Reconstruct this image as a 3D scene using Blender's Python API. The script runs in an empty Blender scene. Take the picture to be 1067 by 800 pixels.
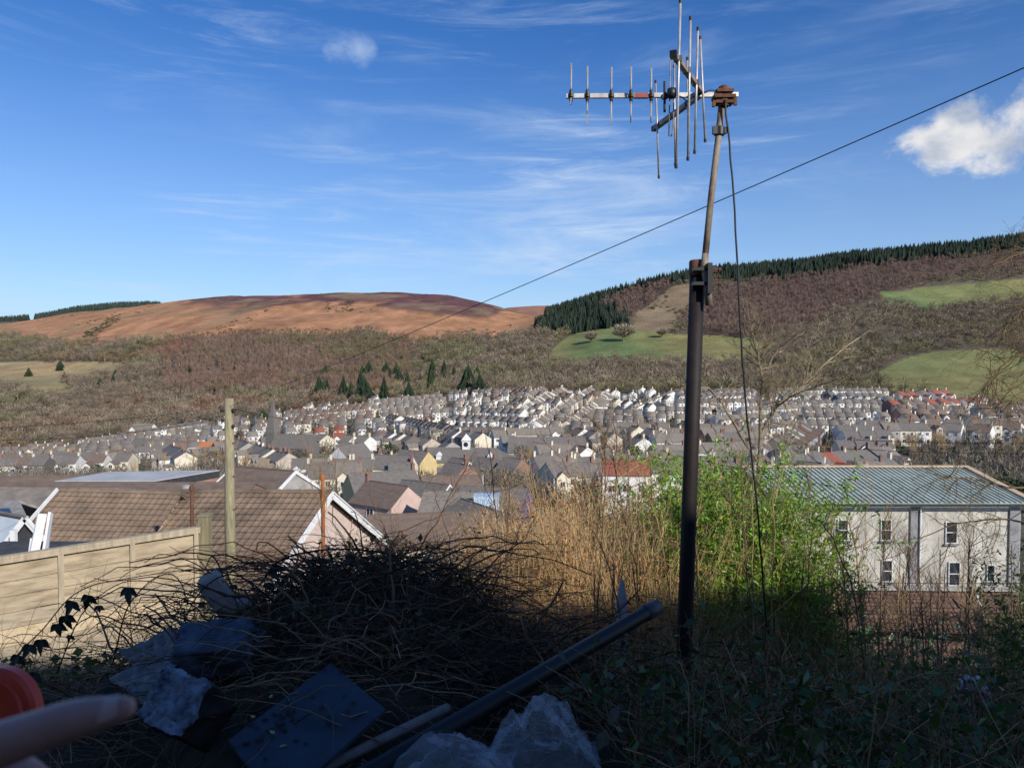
import bpy, math, random
import numpy as np
from mathutils import Vector, Matrix
R = math.radians
rnd = random.Random(11)
rs = np.random.RandomState(11)
scene = bpy.context.scene
COL = scene.collection
# ------------------------------------------------------------------ camera
F = 770.0; PITCH = R(1.86)
CT, ST = math.cos(PITCH), math.sin(PITCH)
def P(px, py, Y):
    """world point seen at photo pixel (px,py) at depth Y"""
    a = (px-533.5)/F; b = (400-py)/F
    dy = CT + b*ST; dz = -ST + b*CT
    s = Y/dy
    return Vector((a*s, Y, dz*s))
def proj(x, y, z):
    f = y*CT - z*ST; u = y*ST + z*CT
    f = np.maximum(f, 1e-3)
    return 533.5 + F*x/f, 400 - F*u/f
# ------------------------------------------------------------------ materials
MATS = {}
def new_mat(name):
    m = bpy.data.materials.new(name); m.use_nodes = True
    nt = m.node_tree; b = nt.nodes['Principled BSDF']
    return m, nt, b
def mat(name, c, c2=None, scale=4.0, rough=.85, bump=0.0, bscale=None, stretch=None, spec=.3, metal=0, detail=6, contrast=(.35,.65), tint=None, trans=0):
    if name in MATS: return MATS[name]
    m, nt, b = new_mat(name); N = nt.nodes; L = nt.links
    b.inputs['Roughness'].default_value = rough; b.inputs['Metallic'].default_value = metal
    b.inputs['Specular IOR Level'].default_value = spec
    tc = N.new('ShaderNodeTexCoord'); mp = N.new('ShaderNodeMapping')
    L.new(tc.outputs['Object'], mp.inputs[0])
    if stretch: mp.inputs['Scale'].default_value = stretch
    no = N.new('ShaderNodeTexNoise'); no.inputs['Scale'].default_value = scale; no.inputs['Detail'].default_value = detail
    no.inputs['Roughness'].default_value = .65
    L.new(mp.outputs[0], no.inputs['Vector'])
    rp = N.new('ShaderNodeValToRGB'); L.new(no.outputs[0], rp.inputs[0])
    if c2 is None: c2 = tuple(v*.6 for v in c)
    rp.color_ramp.elements[0].position = contrast[0]; rp.color_ramp.elements[1].position = contrast[1]
    rp.color_ramp.elements[0].color = (*c2, 1); rp.color_ramp.elements[1].color = (*c, 1)
    out = rp.outputs[0]
    if tint:
        at = N.new('ShaderNodeAttribute'); at.attribute_name = 'tint'
        mx = N.new('ShaderNodeMix'); mx.data_type = 'RGBA'; mx.blend_type = 'MULTIPLY'; mx.inputs[0].default_value = 1
        L.new(out, mx.inputs[6]); L.new(at.outputs['Color'], mx.inputs[7]); out = mx.outputs[2]
    L.new(out, b.inputs['Base Color'])
    if bump:
        bn = N.new('ShaderNodeBump'); bn.inputs['Strength'].default_value = bump
        n2 = N.new('ShaderNodeTexNoise'); n2.inputs['Scale'].default_value = bscale or scale*4; n2.inputs['Detail'].default_value = 6
        L.new(mp.outputs[0], n2.inputs['Vector']); L.new(n2.outputs[0], bn.inputs['Height']); L.new(bn.outputs[0], b.inputs['Normal'])
    if trans:
        b.inputs['Transmission Weight'].default_value = trans
    MATS[name] = m
    return m
def brick_mat(name, c1, c2, mortar, scale=1.0, bw=.45, bh=.15, rough=.9, mort=.02):
    if name in MATS: return MATS[name]
    m, nt, b = new_mat(name); N = nt.nodes; L = nt.links
    b.inputs['Roughness'].default_value = rough
    tc = N.new('ShaderNodeTexCoord'); sp = N.new('ShaderNodeSeparateXYZ'); cb = N.new('ShaderNodeCombineXYZ')
    ad = N.new('ShaderNodeMath'); ad.operation = 'ADD'
    L.new(tc.outputs['Object'], sp.inputs[0]); L.new(sp.outputs[0], ad.inputs[0]); L.new(sp.outputs[1], ad.inputs[1])
    L.new(ad.outputs[0], cb.inputs[0]); L.new(sp.outputs[2], cb.inputs[1])
    br = N.new('ShaderNodeTexBrick'); L.new(cb.outputs[0], br.inputs['Vector'])
    br.inputs['Scale'].default_value = scale; br.inputs['Brick Width'].default_value = bw; br.inputs['Row Height'].default_value = bh
    br.inputs['Mortar Size'].default_value = mort
    br.inputs['Color1'].default_value = (*c1, 1); br.inputs['Color2'].default_value = (*c2, 1); br.inputs['Mortar'].default_value = (*mortar, 1)
    no = N.new('ShaderNodeTexNoise'); no.inputs['Scale'].default_value = 1.3; no.inputs['Detail'].default_value = 8
    L.new(tc.outputs['Object'], no.inputs['Vector'])
    mr = N.new('ShaderNodeMapRange'); mr.inputs[3].default_value = .6; mr.inputs[4].default_value = 1.3; L.new(no.outputs[0], mr.inputs[0])
    mx = N.new('ShaderNodeMix'); mx.data_type = 'RGBA'; mx.blend_type = 'MULTIPLY'; mx.inputs[0].default_value = 1
    L.new(br.outputs[0], mx.inputs[6]); L.new(mr.outputs[0], mx.inputs[7]); L.new(mx.outputs[2], b.inputs['Base Color'])
    MATS[name] = m; return m

ROOFS = {
 'slate': mat('slate_roof', (.205,.183,.162), (.12,.108,.096), 1.2, .75, .3, 8, (1,1,3), contrast=(.3,.7)),
 'brown': mat('brown_tile_roof', (.21,.155,.12), (.125,.093,.075), 1.1, .85, .3, 8, (1,1,3), contrast=(.3,.7)),
 'red':   mat('red_tile_roof', (.34,.11,.07), (.2,.07,.05), 1.2, .85, .3, 8, (1,1,3)),
 'grey':  mat('grey_tile_roof', (.26,.225,.185), (.16,.138,.115), 1.2, .8, .3, 8, (1,1,3)),
}
WALLS = {
 'white':  mat('white_render', (.84,.82,.77), (.62,.60,.56), .9, .9, .1),
 'cream':  mat('cream_render', (.74,.68,.53), (.58,.52,.40), .9, .9, .1),
 'yellow': mat('yellow_render', (.68,.52,.25), (.52,.4,.2), .9, .9, .1),
 'beige':  mat('beige_render', (.56,.50,.41), (.36,.3,.24), .9, .9, .1),
 'grey':   mat('grey_pebbledash', (.4,.38,.35), (.28,.265,.25), 1.2, .95, .2),
 'pink':   mat('pink_render', (.6,.44,.38), (.5,.37,.31), .9, .9, .1),
 'blue':   mat('pale_blue_render', (.3,.42,.6), (.25,.35,.5), .9, .9, .1),
 'stone':  mat('dark_stone', (.2,.18,.155), (.11,.1,.09), 2.5, .95, .4, 6),
 'brick':  brick_mat('red_brick', (.33,.13,.085), (.24,.095,.065), (.3,.26,.22), bw=.23, bh=.075, mort=.012),
}
M_PANE = mat('window_pane', (.035,.045,.06), (.02,.025,.03), 2, .12, spec=.6)
M_WFRAME = mat('white_upvc', (.78,.78,.77), (.66,.66,.65), 3, .5)
M_CHIM = brick_mat('chimney_brick', (.3,.13,.09), (.2,.09,.07), (.2,.18,.16), bw=.23, bh=.075, mort=.012)
M_POT = mat('clay_pot', (.42,.2,.11), None, 3, .8)
M_DOOR = mat('painted_door', (.12,.06,.05), None, 3, .5)
M_RUST = mat('rusty_steel', (.2,.085,.045), (.07,.04,.03), 14, .85, .3, 60, contrast=(.3,.7))
M_BLACKPIPE = mat('dark_painted_steel', (.028,.018,.016), (.012,.01,.011), 9, .65, .25, 70, contrast=(.35,.7))
M_GALV = mat('weathered_galvanised', (.34,.29,.22), (.13,.08,.055), 9, .6, .25, 60, (1,1,.4), contrast=(.38,.62))
M_ALU = mat('aluminium', (.62,.60,.58), (.36,.34,.32), 12, .42, metal=.35, spec=.5)
M_BLKPLAS = mat('black_plastic', (.02,.02,.022), None, 6, .45, spec=.5)
# ------------------------------------------------------------------ scene helpers
def tag(o, label=None, cat=None, group=None, kind=None):
    if label: o['label'] = label
    if cat: o['category'] = cat
    if group: o['group'] = group
    if kind: o['kind'] = kind
    return o
def empty(name, loc=(0,0,0), rz=0):
    o = bpy.data.objects.new(name, None); COL.objects.link(o)
    o.location = loc; o.rotation_euler = (0,0,rz); o.empty_display_size = .3
    return o
class MB:
    def __init__(s): s.v=[]; s.f=[]; s.m=[]
    def add(s, vs, fs, mi=0):
        n=len(s.v); s.v.extend([tuple(v) for v in vs]); s.f.extend([tuple(i+n for i in f) for f in fs]); s.m.extend([mi]*len(fs)); return s
    def box(s, c, size, rz=0, mi=0, M=None):
        x,y,z=[q/2 for q in size]
        vs=[Vector((a*x,b*y,d*z)) for a in(-1,1) for b in(-1,1) for d in(-1,1)]
        Rm=Matrix.Rotation(rz,3,'Z') if M is None else M
        vs=[Rm@v+Vector(c) for v in vs]
        s.add(vs,[(0,1,3,2),(4,6,7,5),(0,4,5,1),(2,3,7,6),(0,2,6,4),(1,5,7,3)],mi); return s
    def beam(s, a, b, w, h, mi=0, up=(0,0,1)):
        a=Vector(a); b=Vector(b); d=(b-a); L=d.length; d.normalize(); upv=Vector(up)
        if abs(d.dot(upv))>.98: upv=Vector((0,1,0))
        x=d; y=upv.cross(x).normalized(); z=x.cross(y)
        M=Matrix((x,y,z)).transposed()
        return s.box((a+b)/2,(L,w,h),mi=mi,M=M)
    def slab(s, quad, t, mi=0):
        q=[Vector(p) for p in quad]; n=(q[1]-q[0]).cross(q[-1]-q[0]).normalized()*t
        lo=[p-n for p in q]
        k=len(q); vs=q+lo
        fs=[tuple(range(k)),tuple(range(2*k-1,k-1,-1))]+[(i,i+k,(i+1)%k+k,(i+1)%k) for i in range(k)]
        s.add(vs,fs,mi); return s
    def tube(s, path, rad, sides=6, mi=0, caps=True):
        path=[Vector(p) for p in path]; n=len(path)
        if not hasattr(rad,'__len__'): rad=[rad]*n
        d0=(path[1]-path[0]).normalized(); ref=Vector((0,0,1)) if abs(d0.z)<.9 else Vector((1,0,0))
        u=d0.cross(ref).normalized(); vs=[]
        for i,p in enumerate(path):
            d=(path[min(i+1,n-1)]-path[max(i-1,0)]); d=d.normalized() if d.length>1e-9 else d0
            u=(u-d*u.dot(d)); u=u.normalized() if u.length>1e-6 else d.orthogonal().normalized()
            w=d.cross(u)
            for k in range(sides):
                a=2*math.pi*k/sides; vs.append(p+(u*math.cos(a)+w*math.sin(a))*rad[i])
        fs=[(i*sides+k,i*sides+(k+1)%sides,(i+1)*sides+(k+1)%sides,(i+1)*sides+k) for i in range(n-1) for k in range(sides)]
        if caps: fs+=[tuple(range(sides-1,-1,-1)),tuple((n-1)*sides+k for k in range(sides))]
        s.add(vs,fs,mi); return s
    def lathe(s, prof, c=(0,0,0), sides=16, mi=0):
        vs=[];n=len(prof)
        for r,z in prof:
            for k in range(sides):
                a=2*math.pi*k/sides; vs.append((c[0]+r*math.cos(a),c[1]+r*math.sin(a),c[2]+z))
        fs=[(i*sides+k,i*sides+(k+1)%sides,(i+1)*sides+(k+1)%sides,(i+1)*sides+k) for i in range(n-1) for k in range(sides)]
        fs+=[tuple(range(sides-1,-1,-1)),tuple((n-1)*sides+k for k in range(sides))]
        s.add(vs,fs,mi); return s
    def mesh(s, name, mats, smooth=False):
        me=bpy.data.meshes.new(name); me.from_pydata(s.v,[],s.f)
        for m in (mats if isinstance(mats,(list,tuple)) else [mats]): me.materials.append(m)
        me.polygons.foreach_set('material_index', s.m)
        if smooth: me.polygons.foreach_set('use_smooth',[True]*len(s.f))
        me.update(); return me
    def build(s, name, mats, parent=None, smooth=False, loc=None):
        o=bpy.data.objects.new(name,s.mesh(name,mats,smooth)); COL.objects.link(o)
        if parent: o.parent=parent
        if loc is not None: o.location=loc
        return o
def big_mesh(name, V, T, mats, tint=None, mi=None, smooth=False):
    """V (n,3), T (m,k) uniform polygons"""
    me=bpy.data.meshes.new(name); k=T.shape[1]
    me.vertices.add(len(V)); me.vertices.foreach_set('co', np.ascontiguousarray(V,dtype=np.float32).ravel())
    me.loops.add(T.size); me.loops.foreach_set('vertex_index', np.ascontiguousarray(T,dtype=np.int32).ravel())
    me.polygons.add(len(T)); me.polygons.foreach_set('loop_start', np.arange(len(T),dtype=np.int32)*k)
    me.polygons.foreach_set('loop_total', np.full(len(T),k,dtype=np.int32))
    for m in (mats if isinstance(mats,(list,tuple)) else [mats]): me.materials.append(m)
    if mi is not None: me.polygons.foreach_set('material_index', np.ascontiguousarray(mi,dtype=np.int32))
    if smooth: me.polygons.foreach_set('use_smooth', np.ones(len(T),dtype=bool))
    me.update(calc_edges=True)
    if tint is not None:
        at=me.color_attributes.new('tint','FLOAT_COLOR','POINT')
        c=np.ones((len(V),4),dtype=np.float32); c[:,:3]=tint; at.data.foreach_set('color',c.ravel())
    o=bpy.data.objects.new(name,me); COL.objects.link(o); return o
# numpy tubes: many 3-sided polyline stems at once. paths (n,k,3), rad (n,k)
def np_tubes(paths, rad, sides=3):
    n,k,_=paths.shape
    d=np.empty_like(paths); d[:,1:-1]=paths[:,2:]-paths[:,:-2]; d[:,0]=paths[:,1]-paths[:,0]; d[:,-1]=paths[:,-1]-paths[:,-2]
    d/=np.linalg.norm(d,axis=2,keepdims=True)+1e-9
    ref=rs.normal(size=(n,1,3)); u=np.cross(d,np.broadcast_to(ref,d.shape)); u/=np.linalg.norm(u,axis=2,keepdims=True)+1e-9
    w=np.cross(d,u)
    V=np.empty((n,k,sides,3))
    for s in range(sides):
        a=2*math.pi*s/sides; V[:,:,s]=paths+(u*math.cos(a)+w*math.sin(a))*rad[:,:,None]
    idx=np.arange(n*k*sides).reshape(n,k,sides)
    q=[]
    for s in range(sides):
        s2=(s+1)%sides
        q.append(np.stack([idx[:,:-1,s],idx[:,:-1,s2],idx[:,1:,s2],idx[:,1:,s]],-1).reshape(-1,4))
    return V.reshape(-1,3), np.concatenate(q)
def np_leaves(pos, size, asp=.4, up=None):
    """kite shaped leaves as quads; pos (n,3), size (n,)"""
    n=len(pos); a=rs.normal(size=(n,3)); 
    if up is not None: a=a*(1-up[3])+np.array(up[:3])*up[3]*1.5
    a/=np.linalg.norm(a,axis=1,keepdims=True)
    b=np.cross(a,rs.normal(size=(n,3))); b/=np.linalg.norm(b,axis=1,keepdims=True)
    s=size[:,None]
    nrm=np.cross(a,b)
    V=np.stack([pos, pos+a*s*.5+b*s*asp*.5+nrm*s*.08, pos+a*s, pos+a*s*.5-b*s*asp*.5+nrm*s*.08],1).reshape(-1,3)
    return V, np.arange(n*4).reshape(n,4)
class Cloud:
    def __init__(s): s.V=[];s.Q=[];s.T=[];s.n=0;s.M=[]
    def add(s,V,Q,tint=(1,1,1),mi=0):
        s.V.append(V); s.Q.append(Q+s.n); s.n+=len(V)
        t=np.empty((len(V),3)); t[:]=tint; s.T.append(t); s.M.append(np.full(len(Q),mi))
    def build(s,name,mats):
        return big_mesh(name,np.concatenate(s.V),np.concatenate(s.Q),mats,np.concatenate(s.T),np.concatenate(s.M))
def vnoise(x,y,seed=0):
    xi=np.floor(x).astype(np.int64); yi=np.floor(y).astype(np.int64); xf=x-xi; yf=y-yi
    def h(a,b):
        n=(a*374761393+b*668265263+seed*1442695041)&0x7fffffff
        n=((n^(n>>13))*1274126177)&0x7fffffff
        return ((n^(n>>16))&0xffff)/65535.
    u=xf*xf*(3-2*xf); v=yf*yf*(3-2*yf)
    return (h(xi,yi)*(1-u)+h(xi+1,yi)*u)*(1-v)+(h(xi,yi+1)*(1-u)+h(xi+1,yi+1)*u)*v
def fbm(x,y,o=4,seed=0):
    s=0;a=.5
    for i in range(o): s=s+a*vnoise(x*2**i,y*2**i,seed+i*7); a*=.5
    return s
# ------------------------------------------------------------------ terrain
LY=[-60,0,3,5,8,12,20,30,40,60,80,150,250,400,550,700,850,1100,1400,1700,2000,2600,3300,5000]
near=[-1.2,-1.6,-1.75,-2.2,-3.8,-5.5,-8.0,-11.2,-14.3,-18.5,-22,-32]
cols={  # px : py at 250,400,550,700,850,1100,1400,1700,2000,2600,3300,5000
 -330:[522,490,476,456,436,405,382,366,352,340,352,372],
    0:[518,486,471,452,434,404,381,365,351,337,352,372],
   70:[516,484,468,446,428,402,378,360,346,326,344,370],
  130:[514,480,462,440,423,399,372,354,340,318.5,335,365],
  200:[512,474,453,434,418,393,364,342,328,311,328,365],
  270:[510,468,445,429,414,388,358,335,320,306,325,365],
  400:[506,462,433,417,406,382,356,334,318,302,322,365],
  470:[505,459,428,411,401,379,353,333,318,304,324,365],
  515:[504,456,424,408,398,377,353,336,325,316,330,365],
  550:[503,454,422,406,397,376,354,341,335,330,342,368],
 575:[503,453,421,405,396,374,348,331,326,338,350,368],
 620:[503,453,421,404,392,366,339,307,312,340,360,370],
 700:[503,453,421,403,388,360,327,284,300,340,360,370],
 800:[500,452,421,403,386,356,319,276,288,335,355,370],
 930:[497,450,423,398,378,347,306,262,273,330,355,370],
 1067:[497,452,425,395,372,340,294,248,252,320,350,370],
 1300:[497,455,428,393,366,328,279,226,220,300,340,370]}
NU,UMIN,UMAX=720,-1.15,1.15
ys=[-60.,-30,-15,-8,-4,-2]+list(np.arange(0,24,1.0))
while ys[-1]<5000: ys.append(ys[-1]*1.0125)
ys=np.array(ys); us=np.linspace(UMIN,UMAX,NU)
ckeys=sorted(cols); cu=[(k-533.5)/F for k in ckeys]
ctab=[]
for k in ckeys:
    nr_=list(near)
    if k>=800: nr_=[-1.2,-1.6,-2.1,-2.9,-4.25,-5.9,-9.0,-12.8,-16.6,-19.0,-22,-32]
    elif k>=575: nr_=[-1.2,-1.6,-2.1,-2.9,-4.25,-5.9,-8.6,-11.8,-14.6,-18.5,-22,-32]
    zz=nr_+[P(533.5,py,Y).z for py,Y in zip(cols[k],LY[12:])]
    ctab.append(np.interp(ys,LY,zz))
ctab=np.array(ctab)
Z=np.array([np.interp(us,cu,ctab[:,j]) for j in range(len(ys))])      # (ny,nu)
def blur(A,ax,w):
    k=np.exp(-.5*(np.arange(-3*w,3*w+1)/w)**2); k/=k.sum(); pad=[(0,0),(0,0)]; pad[ax]=(3*w,3*w)
    return np.apply_along_axis(lambda r:np.convolve(r,k,'valid'),ax,np.pad(A,pad,'edge'))
Zb=blur(blur(Z,0,4),1,8)
wy=np.clip((ys-60)/40,0,1)[:,None]; Z=Z*(1-wy)+Zb*wy
ext=np.maximum(ys,30.)
GX=us[None,:]*ext[:,None]; GY=np.repeat(ys[:,None],NU,1)
hills=np.clip((GY-650)/500,0,1)
Z=Z+hills*((fbm(GX/260,GY/260,4,3)-.47)*26+(np.abs(fbm(GX/170+3,GY/420,3,9)-.45))*-22*np.clip((GY-1200)/800,0,1)+2)
Z=Z+np.clip((GY-6)/20,0,1)*(1-hills)*(fbm(GX/9,GY/9,3,5)-.45)*.6
def terr(x,y):
    x=np.asarray(x,float); y=np.asarray(y,float)
    fu=np.clip((x/np.maximum(y,30.)-UMIN)/(UMAX-UMIN)*(NU-1),0,NU-1.001)
    fy=np.clip(np.interp(y,ys,np.arange(len(ys))),0,len(ys)-1.001)
    i=fy.astype(int); j=fu.astype(int); a=fy-i; b=fu-j
    return (Z[i,j]*(1-a)*(1-b)+Z[i+1,j]*a*(1-b)+Z[i,j+1]*(1-a)*b+Z[i+1,j+1]*a*b)
GPX,GPY=proj(GX,GY,Z)
def inpoly(px,py,poly):
    ins=np.zeros(px.shape,bool); n=len(poly); j=n-1
    for i in range(n):
        xi,yi=poly[i]; xj,yj=poly[j]
        c=((yi>py)!=(yj>py))&(px<(xj-xi)*(py-yi)/((yj-yi) or 1e-9)+xi)
        ins^=c; j=i
    return ins
# land-cover outlines (as surveyed on the hillsides)
FIELD1=[(566,378),(580,358),(600,347),(650,341),(700,348),(760,350),(815,358),(800,374),(740,376),(690,378),(640,374),(600,380)]
FIELD2=[(915,305),(1000,296),(1100,290),(1100,302),(1040,316),(960,322),(925,316)]
FIELD3=[(905,392),(945,372),(985,364),(1040,362),(1110,372),(1110,430),(1000,420),(925,406)]
FIELD4=[(-80,380),(60,376),(140,379),(115,392),(60,398),(85,408),(40,409),(0,400),(-80,402)]
CONIF=[(560,348),(572,322),(640,298),(725,280),(800,270),(1150,225),(1150,256),(960,273),(860,284),(790,291),(740,289),(700,294),(665,300),(640,312),(655,342),(625,345),(600,352)]
LARCH1=[(625,318),(660,300),(700,292),(690,312),(655,332)]
LARCH2=[(735,300),(860,284),(960,274),(1150,257),(1150,270),(1060,284),(960,296),(905,312),(860,335),(800,352),(735,350),(700,340)]
CLEAR=[(655,346),(668,318),(700,298),(745,289),(735,305),(705,335),(690,350)]
MOORLOW=([-300,0,90,150,250,370,450,520,556,575,577],[345,348,358,354,347,346,354,352,346,330,200])
YM=GY
def cover(px,py,Y,x,y):
    jx=(fbm(x/60,y/60,3,21)-.45)*26; jy=(fbm(x/60,y/60,3,33)-.45)*13
    qx=px+jx; qy=py+jy
    c=np.full(px.shape,0)                                  # 0 wood
    c[(qy<np.interp(px,*MOORLOW))&(px<577)&(Y>1200)]=1     # moor
    c[inpoly(qx,qy,CONIF)&(Y>900)]=3
    c[(inpoly(qx,qy,LARCH1)|inpoly(qx,qy,LARCH2))&(Y>700)]=4
    c[inpoly(qx,qy,CLEAR)&(Y>700)]=5
    for f in (FIELD1,FIELD2,FIELD3): c[inpoly(px+jx*.3,py+jy*.3,f)&(Y>450)]=2
    c[inpoly(px+jx*.3,py+jy*.3,FIELD4)&(Y>600)]=6
    c[(py>np.interp(px,EDGE[0],EDGE[1]))]=7
    return c
EDGE=([-300,0,130,270,400,520,800,940,1067,1300],[478,474,459,434,419,411,411,413,427,432])
C=cover(GPX,GPY,GY,GX,GY)
pal=np.array([[.125,.105,.078],[.40,.205,.105],[.185,.205,.08],[.04,.042,.03],[.11,.078,.06],[.25,.185,.11],[.28,.25,.125],[.12,.11,.085]])
CC=pal[C]
n1=fbm(GX/140,GY/330,5,41); n2=fbm(GX/35,GY/90,4,52)
heath=np.clip((np.interp(GPX,[150,200,300,400,480,540,577],[300,318,323,321,330,330,330])-GPY)/7+(n1-.47)*8,0,1)*(C==1)
CC=CC*(1-heath[...,None])+np.array([.13,.062,.06])*heath[...,None]
mo=(C==1)[...,None]
n3=fbm(GX/14,GY/40,4,71)[...,None]; CC=np.where(mo,CC*(.45+.8*n2[...,None]+.4*n3),CC*(.6+.4*n2[...,None]+.42*n3)); fl_=((C==2)|(C==6))[...,None]; CC=np.where(fl_,CC*(1+np.array([.35,.08,.1])*(n1[...,None]-.42)*3.2),CC)
gr=np.clip((n1-.52)*9,0,1)[...,None]*mo*.55; CC=CC*(1-gr)+np.array([.30,.22,.12])*gr
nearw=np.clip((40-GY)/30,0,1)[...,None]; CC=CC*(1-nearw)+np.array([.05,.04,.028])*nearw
idx=np.arange(len(ys)*NU).reshape(len(ys),NU)
Q=np.stack([idx[:-1,:-1],idx[:-1,1:],idx[1:,1:],idx[1:,:-1]],-1).reshape(-1,4)
def cover_mat(name, s1=.02, s2=.3):
    m,nt,b=new_mat(name); N=nt.nodes; L=nt.links
    b.inputs['Roughness'].default_value=.95; b.inputs['Specular IOR Level'].default_value=.1
    at=N.new('ShaderNodeAttribute'); at.attribute_name='tint'; tc=N.new('ShaderNodeTexCoord'); out=at.outputs['Color']
    for s,lo,hi in ((s1,.7,1.3),(s2,.62,1.38)):
        no=N.new('ShaderNodeTexNoise'); no.inputs['Scale'].default_value=s; no.inputs['Detail'].default_value=8; no.inputs['Roughness'].default_value=.7
        L.new(tc.outputs['Object'],no.inputs['Vector'])
        mr=N.new('ShaderNodeMapRange'); mr.inputs[1].default_value=.3; mr.inputs[2].default_value=.7; mr.inputs[3].default_value=lo; mr.inputs[4].default_value=hi; L.new(no.outputs[0],mr.inputs[0])
        mx=N.new('ShaderNodeMix'); mx.data_type='RGBA'; mx.blend_type='MULTIPLY'; mx.inputs[0].default_value=1
        L.new(out,mx.inputs[6]); L.new(mr.outputs[0],mx.inputs[7]); out=mx.outputs[2]
    L.new(out,b.inputs['Base Color']); return m
M_GROUND=cover_mat('hill_and_valley_ground')
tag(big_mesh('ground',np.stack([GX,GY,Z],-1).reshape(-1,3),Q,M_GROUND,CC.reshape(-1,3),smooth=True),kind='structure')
# hills beyond the crest
def far_hill(name, pts, Y, col, rows=30, drop=420):
    xs=np.linspace(pts[0][0],pts[-1][0],160); tops=np.interp(xs,[p[0] for p in pts],[p[1] for p in pts])
    V=[]
    for r in range(rows):
        t=r/(rows-1); yy=Y-900*(1-t)
        for px,py in zip(xs,tops):
            top=P(px,py,Y); 
            zz=top.z-(1-t)**1.3*drop*.4+(float(fbm(np.array(top.x/120),np.array(yy/120),3,4))-.45)*14*(1-t)
            V.append((top.x*yy/Y,yy,zz))
    for px,py in zip(xs,tops): top=P(px,py,Y); V.append((top.x*1.1,Y+700,top.z-260))
    n=160; i=np.arange((rows+1)*n).reshape(rows+1,n)
    q=np.stack([i[:-1,:-1],i[:-1,1:],i[1:,1:],i[1:,:-1]],-1).reshape(-1,4)
    V=np.array(V); nn=fbm(V[:,0]/90,V[:,1]/200,4,8)
    tag(big_mesh(name,V,q,M_GROUND,np.array(col)*(.7+.65*nn[:,None]),smooth=True),kind='structure'); return V
HV=far_hill('far_moorland_hill',[(440,335),(500,326),(530,320.5),(560,318.5),(600,319),(700,330)],3400,(.33,.17,.11))
far_hill('far_forest_hill',[(-500,338),(-60,337),(0,334),(38,333),(80,325),(120,321),(160,320),(200,325),(260,335)],3500,(.12,.11,.085))
# ------------------------------------------------------------------ world, sun, camera
w=bpy.data.worlds.new('World'); scene.world=w; w.use_nodes=True
nt=w.node_tree; N=nt.nodes; L=nt.links; N.clear()
SUN=Vector((.6,-.8,.552)).normalized()
elev=math.asin(SUN.z)
sky=N.new('ShaderNodeTexSky'); sky.sky_type='NISHITA'; sky.sun_disc=False; sky.sun_elevation=elev
sky.sun_rotation=math.atan2(SUN.x,SUN.y); sky.altitude=200; sky.air_density=1.0; sky.dust_density=.6; sky.ozone_density=2.2
hs=N.new('ShaderNodeHueSaturation'); hs.inputs['Saturation'].default_value=1.28; hs.inputs['Value'].default_value=1.22; L.new(sky.outputs[0],hs.inputs['Color'])
gm=N.new('ShaderNodeVectorMath'); gm.operation='MULTIPLY'; L.new(hs.outputs[0],gm.inputs[0]); gm.inputs[1].default_value=(.66,.81,1.09)
tc=N.new('ShaderNodeTexCoord')
def vm(op,a,b=None):
    n=N.new('ShaderNodeVectorMath'); n.operation=op
    for i,q in enumerate((a,b)):
        if q is None: continue
        if isinstance(q,(tuple,Vector)): n.inputs[i].default_value=tuple(q)
        else: L.new(q,n.inputs[i])
    return n
def ma(op,a,b=None,c=None,clamp=False):
    n=N.new('ShaderNodeMath'); n.operation=op; n.use_clamp=clamp
    for i,q in enumerate((a,b,c)):
        if q is None: continue
        if isinstance(q,(int,float)): n.inputs[i].default_value=q
        else: L.new(q,n.inputs[i])
    return n.outputs[0]
def mrange(v,a,b,c=0,d=1,smooth=True):
    n=N.new('ShaderNodeMapRange'); n.interpolation_type='SMOOTHSTEP' if smooth else 'LINEAR'
    L.new(v,n.inputs[0])
    for i,q in enumerate((a,b,c,d)): n.inputs[i+1].default_value=q
    return n.outputs[0]
def noise(vec,scale,det=8,ro=.6,dist=0):
    n=N.new('ShaderNodeTexNoise'); L.new(vec,n.inputs['Vector']); n.inputs['Scale'].default_value=scale; n.inputs['Detail'].default_value=det
    n.inputs['Roughness'].default_value=ro; n.inputs['Distortion'].default_value=dist; return n.outputs[0]
def mapping(vec,rot,sc,loc=(0,0,0)):
    n=N.new('ShaderNodeMapping'); L.new(vec,n.inputs[0]); n.inputs['Rotation'].default_value=rot; n.inputs['Scale'].default_value=sc; n.inputs['Location'].default_value=loc; return n.outputs[0]
D=tc.outputs['Generated']
# cirrus: long wisps
m1=mapping(D,(0,R(14),0),(1.3,1,7.5),(.35,0,.2)); c1=noise(m1,2.6,9,.62,.5)
m2=mapping(D,(0,R(24),0),(1,1,11),(1.7,.4,.9)); c2=noise(m2,3.1,10,.68,.9)
m3=mapping(D,(0,0,0),(1,1,2.2),(.2,.1,.5)); c3=noise(m3,1.9,4,.5)
wis=ma('MULTIPLY',mrange(c1,.47,.80),mrange(c3,.36,.60)); wis2=ma('MULTIPLY',mrange(c2,.50,.80),mrange(c3,.38,.60))
sep=N.new('ShaderNodeSeparateXYZ'); L.new(D,sep.inputs[0])
low=mrange(sep.outputs[2],.10,.52,1,.28)
cir=ma('MULTIPLY',ma('ADD',ma('MULTIPLY',wis,.85),ma('MULTIPLY',wis2,.95)),low,clamp=True)
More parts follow.
